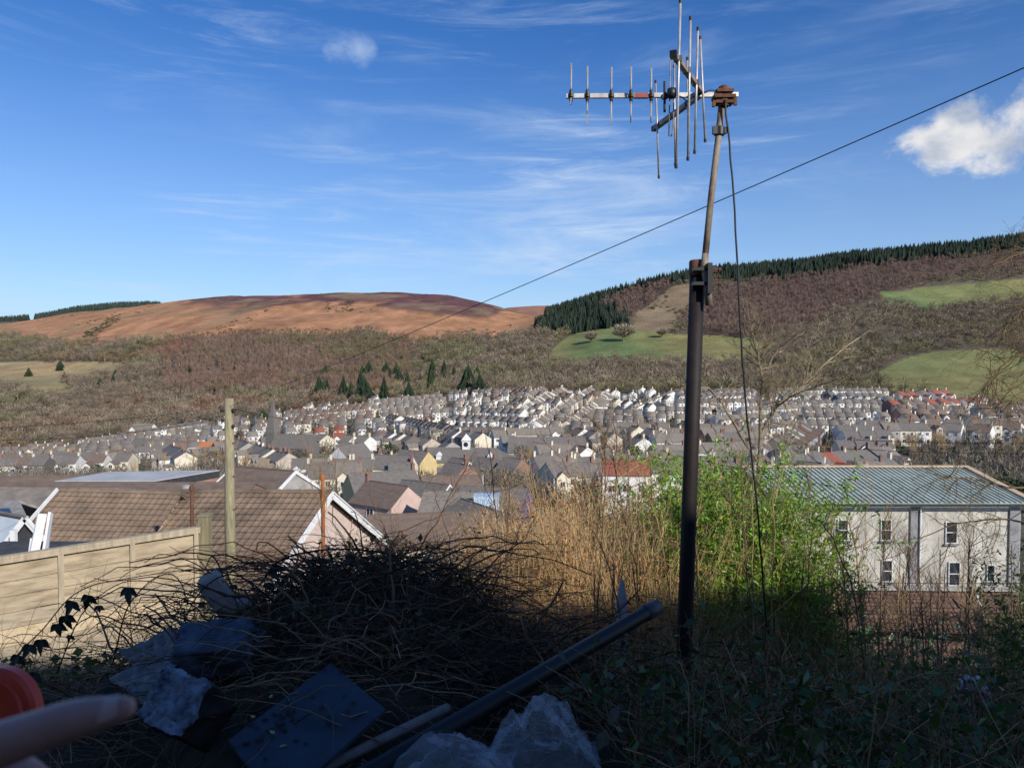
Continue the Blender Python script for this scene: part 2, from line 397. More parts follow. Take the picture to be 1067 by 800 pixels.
# a few small puffs, each where it hangs in the sky
def puff(px,py,rx,rz,seed,amt,edge=.5):
    d=P(px,py,100).normalized(); az=math.atan2(d.x,d.y)
    off=vm('SUBTRACT',D,tuple(d)).outputs[0]
    rot=mapping(off,(0,0,az),(1/rx,1,1/rz)); s=N.new('ShaderNodeSeparateXYZ'); L.new(rot,s.inputs[0])
    r2=ma('ADD',ma('MULTIPLY',s.outputs[0],s.outputs[0]),ma('MULTIPLY',s.outputs[2],s.outputs[2]))
    front=ma('GREATER_THAN',sep.outputs[1],0)
    n=noise(mapping(D,(0,0,0),(1,1,1.3),(seed,seed*.3,0)),13,9,.6,.2)
    v=ma('SUBTRACT',ma('ADD',ma('MULTIPLY',n,1.9),ma('MULTIPLY',r2,-.62)),.62)
    return ma('MULTIPLY',ma('MULTIPLY',mrange(v,0,edge),amt),front)
cum=puff(1016,136,.098,.054,.7,1.0,.42)
cumb=puff(1075,128,.075,.055,1.3,1.0,.42)
p2=puff(355,52,.046,.032,2.3,.62,.8); p3=puff(415,288,.08,.02,3.9,.5,.8); p4=puff(663,262,.028,.02,5.1,.3,.8); p5=puff(545,238,.05,.014,6.2,.25,.8)
allp=cir
for q in (p2,p3,p4,p5): allp=ma('MAXIMUM',allp,q)
mx=N.new('ShaderNodeMix'); mx.data_type='RGBA'; L.new(allp,mx.inputs[0]); L.new(gm.outputs[0],mx.inputs[6]); mx.inputs[7].default_value=(6.0,7.3,9.3,1)
cshade=noise(mapping(D,(0,0,0),(1,1,1.6),(.3,0,.4)),15,5,.5)
cc=N.new('ShaderNodeMix'); cc.data_type='RGBA'; L.new(mrange(cshade,.35,.62),cc.inputs[0]); cc.inputs[6].default_value=(4.6,5.2,6.3,1); cc.inputs[7].default_value=(8.2,8.2,8.3,1)
mx2=N.new('ShaderNodeMix'); mx2.data_type='RGBA'; L.new(ma('MAXIMUM',cum,cumb),mx2.inputs[0]); hz_=N.new('ShaderNodeMix'); hz_.data_type='RGBA'; L.new(mrange(sep.outputs[2],0,.42,.42,0),hz_.inputs[0]); L.new(mx.outputs[2],hz_.inputs[6]); hz_.inputs[7].default_value=(5.2,7.0,9.6,1); L.new(hz_.outputs[2],mx2.inputs[6]); L.new(cc.outputs[2],mx2.inputs[7])
bg=N.new('ShaderNodeBackground'); L.new(mx2.outputs[2],bg.inputs[0]); bg.inputs[1].default_value=.10
out=N.new('ShaderNodeOutputWorld'); L.new(bg.outputs[0],out.inputs[0])
ld=bpy.data.lights.new('sun','SUN'); ld.energy=4.8; ld.angle=R(.53); ld.color=(1,.94,.85)
lo=bpy.data.objects.new('sun',ld); COL.objects.link(lo); lo.rotation_euler=SUN.to_track_quat('Z','Y').to_euler()
cd=bpy.data.cameras.new('camera'); cam=bpy.data.objects.new('camera',cd); COL.objects.link(cam); scene.camera=cam
cd.sensor_width=36; cd.lens=F/1067*36; cam.rotation_euler=(math.pi/2-PITCH,0,0); cd.clip_start=.03; cd.clip_end=20000
cd.dof.use_dof=True; cd.dof.focus_distance=30; cd.dof.aperture_fstop=11
scene.view_settings.view_transform='Standard'; scene.view_settings.look='None'; scene.view_settings.exposure=0
# ------------------------------------------------------------------ far woods
def sliver(p,d,L_,wd):
    d=np.array(d,float); d/=np.linalg.norm(d); s=np.cross(d,rs.normal(size=3)); s/=np.linalg.norm(s)
    p=np.array(p,float); return [p-s*wd/2,p+s*wd/2,p+d*L_]
def proto_bare(nb=24,nt=44,col=(1,1,1),wide=.5,trunkcol=(1.5,1.4,1.25)):
    V=[];T=[]
    for k in range(2):
        V+=sliver((0,0,-.05),(rs.normal()*.04,rs.normal()*.04,1),.8,.035); T+=[trunkcol]*3
    for i in range(nb):
        z=.18+.4*rs.rand(); a=rs.rand()*6.28; up=.55+.9*rs.rand()
        V+=sliver((0,0,z),(math.cos(a)*wide*1.5,math.sin(a)*wide*1.5,up),.35+.2*rs.rand(),.022); T+=[tuple(1.1*c for c in col)]*3
    for i in range(nt):
        d=rs.normal(size=3); d/=np.linalg.norm(d); r=(.55+.45*rs.rand())
        c=np.array([d[0]*wide*.85*r,d[1]*wide*.85*r,.62+d[2]*.34*r])
        dd=d*np.array([1,1,.6])+np.array([0,0,.7])+rs.normal(size=3)*.45
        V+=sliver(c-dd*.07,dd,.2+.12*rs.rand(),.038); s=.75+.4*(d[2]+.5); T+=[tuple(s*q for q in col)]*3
    return np.array(V),np.array(T)
def proto_conifer(t=6,sides=8,wide=.2):
    V=[];T=[];Fc=[]
    for k in range(t):
        z0=.06+.84*k/t; z1=min(1,z0+.28); r=wide*(1-(k/t))**.85*(1+.15*rs.rand())+.015
        b=len(V)
        for j in range(sides):
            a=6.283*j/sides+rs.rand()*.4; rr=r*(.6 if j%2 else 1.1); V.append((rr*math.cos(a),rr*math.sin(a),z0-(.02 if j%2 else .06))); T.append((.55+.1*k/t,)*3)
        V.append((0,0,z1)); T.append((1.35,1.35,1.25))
        for j in range(sides): Fc.append((b+j,b+(j+1)%sides,b+sides))
    V=np.array(V); T=np.array(T); Fc=np.array(Fc)
    return V[Fc].reshape(-1,3),T[Fc].reshape(-1,3)
def scatter(name,protos,pts,h,wid,m,tints,kind='stuff',lab=None,cat=None):
    Vs=[];Ts=[]
    n=len(pts); which=rs.randint(0,len(protos),n); a=rs.rand(n)*6.283
    for k,(V,T) in enumerate(protos):
        s=which==k
        if not s.any(): continue
        ca,sa=np.cos(a[s])[:,None],np.sin(a[s])[:,None]; H=h[s][:,None]; Wd=wid[s][:,None]*H
        x=(V[None,:,0]*ca-V[None,:,1]*sa)*Wd+pts[s][:,0:1]; y=(V[None,:,0]*sa+V[None,:,1]*ca)*Wd+pts[s][:,1:2]; z=V[None,:,2]*H+pts[s][:,2:3]
        Vs.append(np.stack([x,y,z],-1).reshape(-1,3)); Ts.append((T[None]*tints[s][:,None,:]).reshape(-1,3))
    V=np.concatenate(Vs); T=np.concatenate(Ts)
    o=big_mesh(name,V,np.arange(len(V)).reshape(-1,3),m,T); tag(o,lab,cat,kind=kind); return o
def leafmat(name,base,rough=.9,tr=0,spec=.15):
    m,nt_,b=new_mat(name); at=nt_.nodes.new('ShaderNodeAttribute'); at.attribute_name='tint'
    no=nt_.nodes.new('ShaderNodeTexNoise'); no.inputs['Scale'].default_value=.8; no.inputs['Detail'].default_value=4
    t=nt_.nodes.new('ShaderNodeTexCoord'); nt_.links.new(t.outputs['Object'],no.inputs['Vector'])
    mr=nt_.nodes.new('ShaderNodeMapRange'); mr.inputs[3].default_value=.6; mr.inputs[4].default_value=1.4; nt_.links.new(no.outputs[0],mr.inputs[0])
    mx_=nt_.nodes.new('ShaderNodeMix'); mx_.data_type='RGBA'; mx_.blend_type='MULTIPLY'; mx_.inputs[0].default_value=1
    mx3=nt_.nodes.new('ShaderNodeMix'); mx3.data_type='RGBA'; mx3.blend_type='MULTIPLY'; mx3.inputs[0].default_value=1; mx3.inputs[7].default_value=(*base,1)
    nt_.links.new(at.outputs['Color'],mx_.inputs[6]); nt_.links.new(mr.outputs[0],mx_.inputs[7]); nt_.links.new(mx_.outputs[2],mx3.inputs[6]); nt_.links.new(mx3.outputs[2],b.inputs['Base Color'])
    b.inputs['Roughness'].default_value=rough; b.inputs['Specular IOR Level'].default_value=spec
    if tr:
        # thin leaves let light through
        tl=nt_.nodes.new('ShaderNodeBsdfTranslucent'); ms=nt_.nodes.new('ShaderNodeMixShader'); ms.inputs[0].default_value=tr
        nt_.links.new(mx3.outputs[2],tl.inputs[0]); nt_.links.new(b.outputs[0],ms.inputs[1]); nt_.links.new(tl.outputs[0],ms.inputs[2])
        nt_.links.new(ms.outputs[0],nt_.nodes['Material Output'].inputs[0])
    return m
M_TWIG=leafmat('bare_twigs',(.20,.172,.135)); M_CON=leafmat('conifer_needles',(.032,.046,.032)); M_LARCH=leafmat('larch_twigs',(.20,.148,.115))
n=230000
Y=np.exp(rs.uniform(math.log(430),math.log(2750),n)); u=rs.uniform(-.95,.95,n)
keep=rs.rand(n)<(Y/2750)**1.25*1.0
Y=Y[keep];u=u[keep]
X=u*Y; Zt=terr(X,Y); px,py=proj(X,Y,Zt); cl=cover(px,py,Y,X,Y)
inview=(px>-60)&(px<1130)
def sel(mask,cap=None):
    i=np.where(mask&inview)[0]
    if cap and len(i)>cap: i=rs.choice(i,cap,False)
    return np.stack([X[i],Y[i],Zt[i]],-1)
bares=[proto_bare(wide=.5) for _ in range(5)]+[proto_bare(18,40,wide=.36)]
birch=[proto_bare(22,26,wide=.28,trunkcol=(2.4,2.2,1.95)) for _ in range(3)]
cons=[proto_conifer() for _ in range(3)]
# hidden back slopes are not planted
wood=(cl==0)&(Y>480)&(Y<2450)
pw=sel(wood,21000)
zone=fbm(pw[:,0]/90,pw[:,1]/90,3,77)
px_,py_=proj(pw[:,0],pw[:,1],pw[:,2])
isb=(px_>170)&(px_<430)&(py_<412)&(zone<.62)
gcol=np.array([.95,.93,.87])*(.82+.36*rs.rand(len(pw),1))*np.where(zone[:,None]>.5,np.array([[.92,.98,.76]]),np.array([[1.02,.96,.93]]))
redz=fbm(pw[:,0]/150+9,pw[:,1]/150,3,15)>.56
gcol[redz&(px_<500)]*=np.array([1.08,.88,.84])
dens=np.where(px_>560,1.15,1.0)
hh=(5.5+5*rs.rand(len(pw))+7*(rs.rand(len(pw))<.14))*(1+.15*(pw[:,1]>1100)); gcol*=(.72+.75*(fbm(pw[:,0]/22,pw[:,1]/30,2,19)))[:,None]
scatter('deciduous_wood',bares,pw[~isb],hh[~isb],rs.uniform(.75,1.35,(~isb).sum()),M_TWIG,gcol[~isb],lab='bare brown deciduous woodland covering the hillsides above the town',cat='woodland')
gb=gcol[isb]*np.array([.95,.80,.84])
scatter('birch_wood',birch,pw[isb],11+4*rs.rand(isb.sum()),np.full(isb.sum(),.8),M_TWIG,gb,lab='tall thin bare birch wood with pale trunks below the moor',cat='woodland')
pc=sel((cl==3)&(Y<2300),9000)
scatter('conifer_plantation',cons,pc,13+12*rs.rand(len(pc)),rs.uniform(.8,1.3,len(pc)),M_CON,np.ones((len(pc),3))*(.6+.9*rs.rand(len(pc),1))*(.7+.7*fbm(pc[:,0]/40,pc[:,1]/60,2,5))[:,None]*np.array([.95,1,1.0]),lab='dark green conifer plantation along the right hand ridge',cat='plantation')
pl=sel((cl==4)&(Y<2300),9000)
larch=[proto_bare(20,30,wide=.24,trunkcol=(1.2,1.1,1.05)) for _ in range(3)]
scatter('larch_plantation',larch,pl,12+4*rs.rand(len(pl)),np.full(len(pl),.9),M_LARCH,np.ones((len(pl),3))*(.65+.5*rs.rand(len(pl),1))*np.array([[1,.92,.95]]),lab='reddish brown bare larch plantation below the conifers on the right hill',cat='plantation')
# scrub on clearing / moor: gorse clumps
def bush_proto():
    V=[];T=[]
    for i in range(40):
        d=rs.normal(size=3); d/=np.linalg.norm(d); d[2]=abs(d[2]); V+=sliver(d*.45*np.array([1,1,.7]),d+rs.normal(size=3)*.5,.3,.3); T+=[(.6+.7*d[2],)*3]*3
    return np.array(V),np.array(T)
bush=[bush_proto() for _ in range(3)]
g=rs.rand(len(Y)); zz=fbm(X/70,Y/140,3,99)
pm=sel((cl==1)&(zz>.63)&(g<.16)|((cl==5)&(zz>.48)&(g<.5))|((cl==1)&inpoly(px,py,[(86,352),(90,345),(104,340),(112,332),(126,327),(124,335),(108,344),(97,352)])&(g<.9))|((cl==1)&(px>340)&(px<368)&(py>314)&(py<326)&(g<.35)),1500)
scatter('gorse_scrub',bush,pm,2.5+2.5*rs.rand(len(pm)),np.full(len(pm),1.4),M_CON,np.ones((len(pm),3))*(1.2+1.2*rs.rand(len(pm),1))*np.array([1.2,1,.8]),lab='dark low gorse scrub dotted over the moorland slope',cat='scrub')
# forest on the far left hill top
V=[]
nfx=2600
fx=rs.uniform(-120,168,nfx); fd=rs.uniform(0,1,nfx)
topy=np.interp(fx,[-60,0,38,80,120,160,170],[339,336,333,325,321,320,321])
mask=(fx>36)|((fx<30)&(fd<.45)); fx=fx[mask]; fd=fd[mask]; topy=topy[mask]
pts=[]
for a,d_,t in zip(fx,fd,topy):
    top=P(a,t,3500); yy=3500-260*d_; tt=260*d_/900
    pts.append((top.x*yy/3500,yy,top.z-tt**1.3*420*.4))
pts=np.array(pts)
scatter('hilltop_forest',cons,pts,26+8*rs.rand(len(pts)),np.full(len(pts),1.15),M_CON,np.ones((len(pts),3))*(1.0+.7*rs.rand(len(pts),1))*np.array([.95,1,1.2]),lab='dark conifer forest capping the farthest hill on the left',cat='forest')
# individual evergreens and field trees
def solo(name,proto,px,py,Y_,h,wid,m,tint,lab,cat,group=None):
    p=P(px,py,Y_); z=float(terr(p.x,Y_)); V,T=proto
    o=big_mesh(name,V*np.array([wid*h,wid*h,h]),np.arange(len(V)).reshape(-1,3),m,T*np.array(tint)); o.location=(p.x,Y_,z-.2); o.rotation_euler[2]=rnd.random()*6
    tag(o,lab,cat,group); return o
def Yfor(px_,py_,lo=400,hi=2400):
    yy=np.linspace(lo,hi,900); x=(px_-533.5)/F*yy; a,b=proj(x,yy,terr(x,yy)); k=np.argmin(np.abs(b-py_)); return float(yy[k])
dens_bare=lambda: proto_bare(90,520,wide=.62)
Yt=Yfor(650,356); solo('field_tree',dens_bare(),650,356,Yt,29,1.3,M_TWIG,(1.5,1.45,1.3),'broad round bare tree standing in the upper green field','tree')
Yt=Yfor(618,357); solo('field_tree',dens_bare(),616,357,Yt,19,1.15,M_TWIG,(1.15,1.1,1.0),'smaller bare tree at the left end of the upper green field','tree')
Yt=Yfor(686,352); solo('field_tree',dens_bare(),690,352,Yt,16,1.15,M_TWIG,(1.3,1.25,1.1),'bare tree right of the broad round tree in the upper field','tree')
ev=[(332,417,13,.25),(341,416,11,.3),(358,418,13,.35),(376,416,15,.27),(381,398,9,.25),(402,392,10,.3),(413,390,9,.25),(426,418,9,.4),(449,412,12,.25),(452,398,12,.22),(463,397,13,.22),(488,411,14,.5),(500,412,10,.5),(274,441,8,1.1),(118,402,11,.3),(104,404,10,.45),(132,398,8,.35),(30,392,10,.6),(62,386,10,.6),(183,407,9,.6),(222,407,9,.5)]
NAMES=['first','second','third','fourth','fifth','sixth','seventh','eighth','ninth','tenth','eleventh','twelfth','13th','14th','15th','16th','17th','18th','19th','20th','21st','22nd','23rd','24th','25th','26th','27th','28th','29th','30th']+['%dth'%k for k in range(31,99)]
for _ in range(24): ev.append((rnd.uniform(325,520),rnd.uniform(392,420),rnd.uniform(7,13),rnd.uniform(.25,.7)))
for _ in range(14): ev.append((rnd.choice([rnd.uniform(0,130),rnd.uniform(20,260),rnd.uniform(800,900)]),rnd.uniform(380,404),rnd.uniform(6,10),rnd.uniform(.4,.9)))
ev.sort()
for i,(a,b,h,wd) in enumerate(ev):
    Yt=Yfor(a,b,430,1700); 
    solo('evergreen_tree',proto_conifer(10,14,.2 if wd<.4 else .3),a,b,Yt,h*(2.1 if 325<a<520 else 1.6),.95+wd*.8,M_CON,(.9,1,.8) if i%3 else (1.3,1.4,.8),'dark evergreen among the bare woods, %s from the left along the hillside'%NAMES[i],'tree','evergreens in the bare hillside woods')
# ------------------------------------------------------------------ houses
def house_geo(w,d,h,rise,wing=None,chim='both',over=.28,base=4.0):
    """returns dict part -> MB ; ridge along local X, front faces local -Y"""
    g={}
    wl=MB(); x,y=w/2,d/2
    vs=[(-x,-y,-base),(x,-y,-base),(x,y,-base),(-x,y,-base),(-x,-y,h),(x,-y,h),(x,y,h),(-x,y,h),(-x,0,h+rise),(x,0,h+rise)]
    wl.add(vs,[(0,1,5,4),(2,3,7,6),(1,2,6,9,5),(3,0,4,8,7)])
    rf=MB(); k=rise/y; t=.13; up=.05
    def slab(x0,x1,sy):
        e=y+over; zz=h-over*k
        q=[(x0,sy*e,zz+t+up),(x1,sy*e,zz+t+up),(x1,0,h+rise+t+up),(x0,0,h+rise+t+up)]
        lo=[(a,b,c-t) for a,b,c in q]; vv=q+lo
        fs=[(0,1,2,3),(7,6,5,4),(0,4,5,1),(1,5,6,2),(3,7,4,0)]
        if sy>0: fs=[f[::-1] for f in fs]
        rf.add(vv,fs)
    slab(-x-.02,x+.02,-1); slab(-x-.02,x+.02,1)
    rf.box((0,0,h+rise+t+up+.02),(w,.22,.1))
    ch=[]
    def chimney(cx):
        c=MB(); c.box((cx,0,h+rise+.45),(.55,.75,1.5)); c.box((cx,0,h+rise+1.23),(.67,.87,.12))
        for s in(-.2,.2): c.lathe([(.11,0),(.09,.38)],(cx,s,h+rise+1.29),6,1)
        ch.append(c)
    if chim in('both','left'): chimney(-x+.4)
    if chim=='both' or chim=='right': chimney(x-.4)
    if wing:
        ww,wd_,wh,wr,wx=wing
        x0,x1=wx-ww/2,wx+ww/2; yf=-y-wd_
        wl.add([(x0,yf,-base),(x1,yf,-base),(x1,-y+.02,-base),(x0,-y+.02,-base),(x0,yf,wh),(x1,yf,wh),(x1,-y+.02,wh),(x0,-y+.02,wh),(wx,yf,wh+wr),(wx,-y+.02,wh+wr)],
               [(0,1,5,8,4),(1,2,6,5),(3,0,4,7)])
        for s in(-1,1):
            e=ww/2+.18; kk=wr/(ww/2); zz=wh-.18*kk
            q=[(wx+s*e,yf-.2,zz+t+.03),(wx+s*e,-y+.0,zz+t+.03),(wx,-y+.0,wh+wr+t+.03),(wx,yf-.2,wh+wr+t+.03)]
            lo=[(a,b,c-t) for a,b,c in q]; fs=[(0,1,2,3),(7,6,5,4),(0,4,5,1),(3,7,4,0)]
            if s<0: fs=[f[::-1] for f in fs]
            rf.add(q+lo,fs)
    g['wall']=wl; g['roof']=rf; g['chimney']=ch
    return g
def window_geo(c,w,h,axis='y',sgn=-1):
    """frame + pane as one small mesh, standing on a wall face"""
    m=MB(); 
    def bx(cx,cz,sw,sh,dp,off,mi):
        if axis=='y': m.box((c[0]+cx,c[1]+sgn*off,c[2]+cz),(sw,dp,sh),mi=mi)
        else: m.box((c[0]+sgn*off,c[1]+cx,c[2]+cz),(dp,sw,sh),mi=mi)
    bx(0,0,w-.1,h-.1,.03,.012,1)
    for s in(-1,1): bx(s*(w/2-.05),0,.1,h,.07,.03,0); bx(0,s*(h/2-.05),w-.2,.1,.07,.03,0)
    bx(0,0,.07,h-.2,.06,.028,0)
    return m
VARS={
 # w,d,h,rise,wing,chim, windows[(x,z,w,h)], doors, has gable window
 'terrace_front':(5.6,7.5,5.3,2.3,None,'right',[(-1.1,1.6,1.5,1.4),(-1.4,4.1,1.1,1.2),(1.3,4.1,1.1,1.2)],[(1.7,1.05,.95,2.1)]),
 'terrace_bay':(5.6,7.5,5.5,2.3,(2.6,.7,5.3,1.2,-1.1),'right',[(1.5,4.2,1.0,1.2)],[(1.6,1.05,.95,2.1)]),
 'terrace_rear':(5.6,7.5,5.3,2.3,(2.8,4.2,4.6,1.1,-1.2),'right',[(1.4,1.5,1.3,1.2),(1.4,4.0,1.1,1.1)],[]),
 'terrace_lean':(5.6,7.3,5.2,2.2,(3.4,3.2,2.5,.9,1.0),'left',[(-1.5,1.5,1.2,1.2),(-1.2,4.0,1.1,1.1),(1.4,4.0,1.0,1.1)],[]),
 'terrace_deep':(5.6,8.0,5.5,2.6,(2.5,6.0,4.2,.9,1.4),'both',[(-1.2,1.5,1.4,1.2),(-1.2,4.1,1.1,1.1)],[]),
 'detached':(9.5,8,5.2,2.6,None,'left',[(-3,1.6,1.6,1.3),(2.9,1.6,1.6,1.3),(-3,4.0,1.4,1.2),(0,4.0,1.0,1.1),(2.9,4.0,1.4,1.2)],[(0,1.05,1,2.1)]),
 'detached_gabled':(9,8,5.1,2.6,(3.8,2.0,5.1,1.7,-2.3),'right',[(2.4,1.6,1.8,1.3),(2.4,4.0,1.4,1.2)],[(.6,1.05,1,2.1)]),
 'bungalow':(12,8.5,2.7,2.2,None,'left',[(-4,1.5,1.9,1.2),(-1.2,1.5,1.2,1.2),(3.9,1.5,1.9,1.2)],[(1.3,1.05,1,2.1)]),
}
PROTO={}
def proto_house(var,wc,rc):
    k=(var,wc,rc)
    if k in PROTO: return PROTO[k]
    w_,d_,h_,r_,wing,chim,wins,doors=VARS[var]
    g=house_geo(w_,d_,h_,r_,wing,chim)
    parts=[('wall',g['wall'],[WALLS[wc]],None),('roof',g['roof'],[ROOFS[rc]],None)]
    for c in g['chimney']: parts.append(('chimney',c,[M_CHIM if wc!='white' else WALLS['cream'],M_POT],'roof'))
    y=-d_/2
    for (a,b,c,e) in wins: parts.append(('window',window_geo((a,y,b),c,e),[M_WFRAME,M_PANE],None))
    if wing:
        yy=y-wing[1]
        parts.append(('window',window_geo((wing[4],yy,1.6),min(1.5,wing[0]-.8),1.3),[M_WFRAME,M_PANE],None))
        if wing[2]>4: parts.append(('window',window_geo((wing[4],yy,4.0),min(1.3,wing[0]-.9),1.2),[M_WFRAME,M_PANE],None))
    if var.startswith('det') or var=='bungalow':
        parts.append(('window',window_geo((w_/2,.8,1.6 if var=='bungalow' else 3.9),.9,1.1,'x',1),[M_WFRAME,M_PANE],None))
    for (a,b,c,e) in doors:
        m=MB(); m.box((a,y-.02,b),(c,.08,e)); parts.append(('door',m,[M_DOOR],None))
    P_=[(nm,mb,mb.mesh(nm,ms),ms,par) for nm,mb,ms,par in parts]
    PROTO[k]=P_; return P_
def place_house(var,wc,rc,loc,rz,label,cat='house',group=None,small=False,name='terraced_house',sc=None):
    root=empty(name,loc,rz); tag(root,label,cat,group)
    if sc: root.scale=sc
    rf=None
    for nm,mb,me,ms,par in proto_house(var,wc,rc):
        o=bpy.data.objects.new(nm,me); COL.objects.link(o); o.parent=root if par is None else rf
        if nm=='roof': rf=o
    return root
H=[]   # collected: (Y, px, py, var, wall, roof, x, y, z, rz)
def wall_choice(dark=0):
    return rnd.choices(['white','cream','yellow','beige','grey','pink','blue','stone','brick'],[56,20,2,9,7,3,.8,7+dark*3,4])[0]
def roof_choice(): return rnd.choices(['slate','brown','red','grey'],[50,20,3,27])[0]
def region_ok(px,py,Y_,y0,y1,p0,p1,lowpy=None):
    return (p0<=px<=p1) and (y0<=Y_<=y1) and py>np.interp(px,EDGE[0],EDGE[1])+1.5
BLOCK=[]  # (px0,px1,Y0,Y1) kept clear
def rows(p0,p1,y0,y1,ang,spacing,kind='terrace',walls=None,roofs=None,skip=.07,flip=None,seed=0):
    rnd.seed(seed+100); H0=len(H)
    e=np.array([math.cos(R(ang)),math.sin(R(ang))]); nrm=np.array([-e[1],e[0]])
    cY=(y0+y1)/2; cX=((p0+p1)/2-533.5)/F*cY; span=900
    for k in range(-40,41):
        fl=(k%2==0) if flip is None else flip
        off=k*spacing+(spacing*.18 if fl else 0)
        s=-span; run=0; wc0=wall_choice(); rc0=roof_choice()
        while s<span:
            var=('terrace_front','terrace_rear','terrace_bay')[(1 if rnd.random()<.85 else 0) if fl else (0 if rnd.random()<.75 else 2)]
            if kind=='terrace' and fl and rnd.random()<.55: var=rnd.choice(['terrace_lean','terrace_deep','terrace_lean'])
            if 0: var=var if kind=='terrace' else rnd.choice(['detached','detached_gabled','bungalow','detached'])
            wd=(VARS[var][0]+.04)*(1.2 if y1<=360 else 1.0) if kind=='terrace' else VARS[var][0]*1.2+rnd.uniform(2.5,6)
            s+=wd; run+=1
            if kind=='terrace' and run>rnd.randint(9,22): s+=rnd.uniform(5,11); run=0; rc0=roof_choice(); wc0=wall_choice()
            x=cX+e[0]*s+nrm[0]*off; y=cY+e[1]*s+nrm[1]*off
            if y<y0 or y>y1: continue
            z=float(terr(x,y)); px,py=proj(x,y,z); px=float(px);py=float(py)
            if not region_ok(px,py,y,y0,y1,p0,p1): continue
            if any(a<px<b and c<y<d for a,b,c,d in BLOCK): continue
            if rnd.random()<skip: continue
            wc=(rnd.choice(walls) if walls else wall_choice()) if rnd.random()<.62 else ('white' if rnd.random()<.6 else wc0)
            rc=(rnd.choice(roofs) if roofs else roof_choice()) if rnd.random()<.25 else (rc0 if not roofs else roofs[0])
            rz=R(ang)+(rnd.uniform(-.12,.12) if kind!='terrace' else 0)
            if any(abs(q[6]-x)<9 and abs(q[7]-y)<9 and (q[6]-x)**2+(q[7]-y)**2<(6.6 if kind=='terrace' else 10)**2 for q in (H[:H0] if kind=='terrace' else H)): continue
            H.append((y,px,py,var,wc,rc,x,y,z,rz+rnd.uniform(-.02,.02)))
# landmarks get room
BLOCK+= [(925,1200,100,330),(-100,240,100,300),(435,562,235,300),(285,335,290,360),(536,600,285,330),(600,725,120,180)]
WS=[['white','cream','white','white','white','cream'],['white','cream','white','white','stone'],['white','white','cream','pink','grey'],['cream','stone','beige','grey','white','brick']]
rows(548,632,395,830,76,20.5,seed=5,walls=['white','cream','beige','white'],roofs=['grey','slate','brown'],skip=.02)
rr=random.Random(5); sd=20
for (ya,yb) in ((120,185),(185,262),(262,360),(360,480),(480,620),(620,840)):
    wdt={120:150,185:120,262:95,360:85,480:75,620:70}[ya]; a=-60
    while a<1140:
        b=a+wdt*rr.uniform(.8,1.3); sd+=1
        ang=rr.choice([-38,-28,-15,-6,4,12,22,34,60,-60]); kind='terrace' if rr.random()<.74 else 'detached'
        sp=rr.uniform(31,44) if ya>=360 else rr.uniform(27,34)
        if a<210: ws=['stone','grey','beige','white','cream']; rf=['slate','brown','grey']; 
        else: ws=rr.choice(WS); rf=rr.choice([['slate','brown','grey'],['grey','slate','slate'],['brown','grey','slate'],['slate','grey','brown','red']])
        if a>800 and ya>=262 and a<925: ang=rr.choice([-8,-3]); kind='terrace'; ws=['white','cream','white','grey']; rf=['slate','grey']
        if a>=900 and ya>=200: kind='detached'; ws=['cream','white','brick','beige'] if rr.random()<.6 else ['brick','cream']; rf=rr.choice([['red','brown'],['brown','red','grey']])
        lo=ya
        if not (a<240 and ya<262) and not (ya<185 and a<545): rows(a,b,ya,yb,ang,sp,kind,seed=sd,walls=ws,roofs=rf,skip=.04 if kind=='terrace' else .15)
        a=b
H.sort()
SC=1.2
def hsc(y,px): return 1.3 if (px>925 and y>330) else (SC if y<360 else 1.0)
LAND=[(-999,90,'left edge'),(90,200,'flat roof'),(200,290,'telegraph pole'),(290,350,'the church spire'),(350,430,'rust pole'),(430,545,'the clock tower'),(545,640,'dark slate hall'),(640,700,'white cottage'),(700,760,'the aerial mast'),(760,850,'forked tree'),(850,930,'the teal roof'),(930,1000,'teal hip'),(1000,9999,'right edge tree')]
NEARN=240
indiv=H[:NEARN]; far=H[NEARN:]
sect={}
for h in indiv:
    for i,(a,b,nm) in enumerate(LAND):
        if a<=h[1]<b: sect.setdefault(i,[]).append(h)
RC={'slate':'slate','brown':'brown','red':'red','grey':'grey'}
for i,hs_ in sect.items():
    hs_.sort()
    bands=[hs_[k:k+8] for k in range(0,len(hs_),8)]
    for bi,band in enumerate(bands):
        band.sort(key=lambda q:q[1])
        for j,h in enumerate(band):
            _,px_h,py_h,var,wc,rc,x,y,z,rz=h
            kd={'t':'terraced house','d':'house','b':'bungalow'}[var[0]]
            where=('in nearest street' if bi==0 else 'in %s street'%NAMES[bi])
            lab='%s %s, %s roof, %s from left %s beyond %s'%(wc if wc!='brick' else 'red brick',kd,RC[rc],NAMES[j],where,LAND[i][2])
            place_house(var,wc,rc,(x,y,z+.3),rz,lab,'house','houses of the valley town',name=kd.replace(' ','_'),sc=((hsc(y,px_h),)*3))
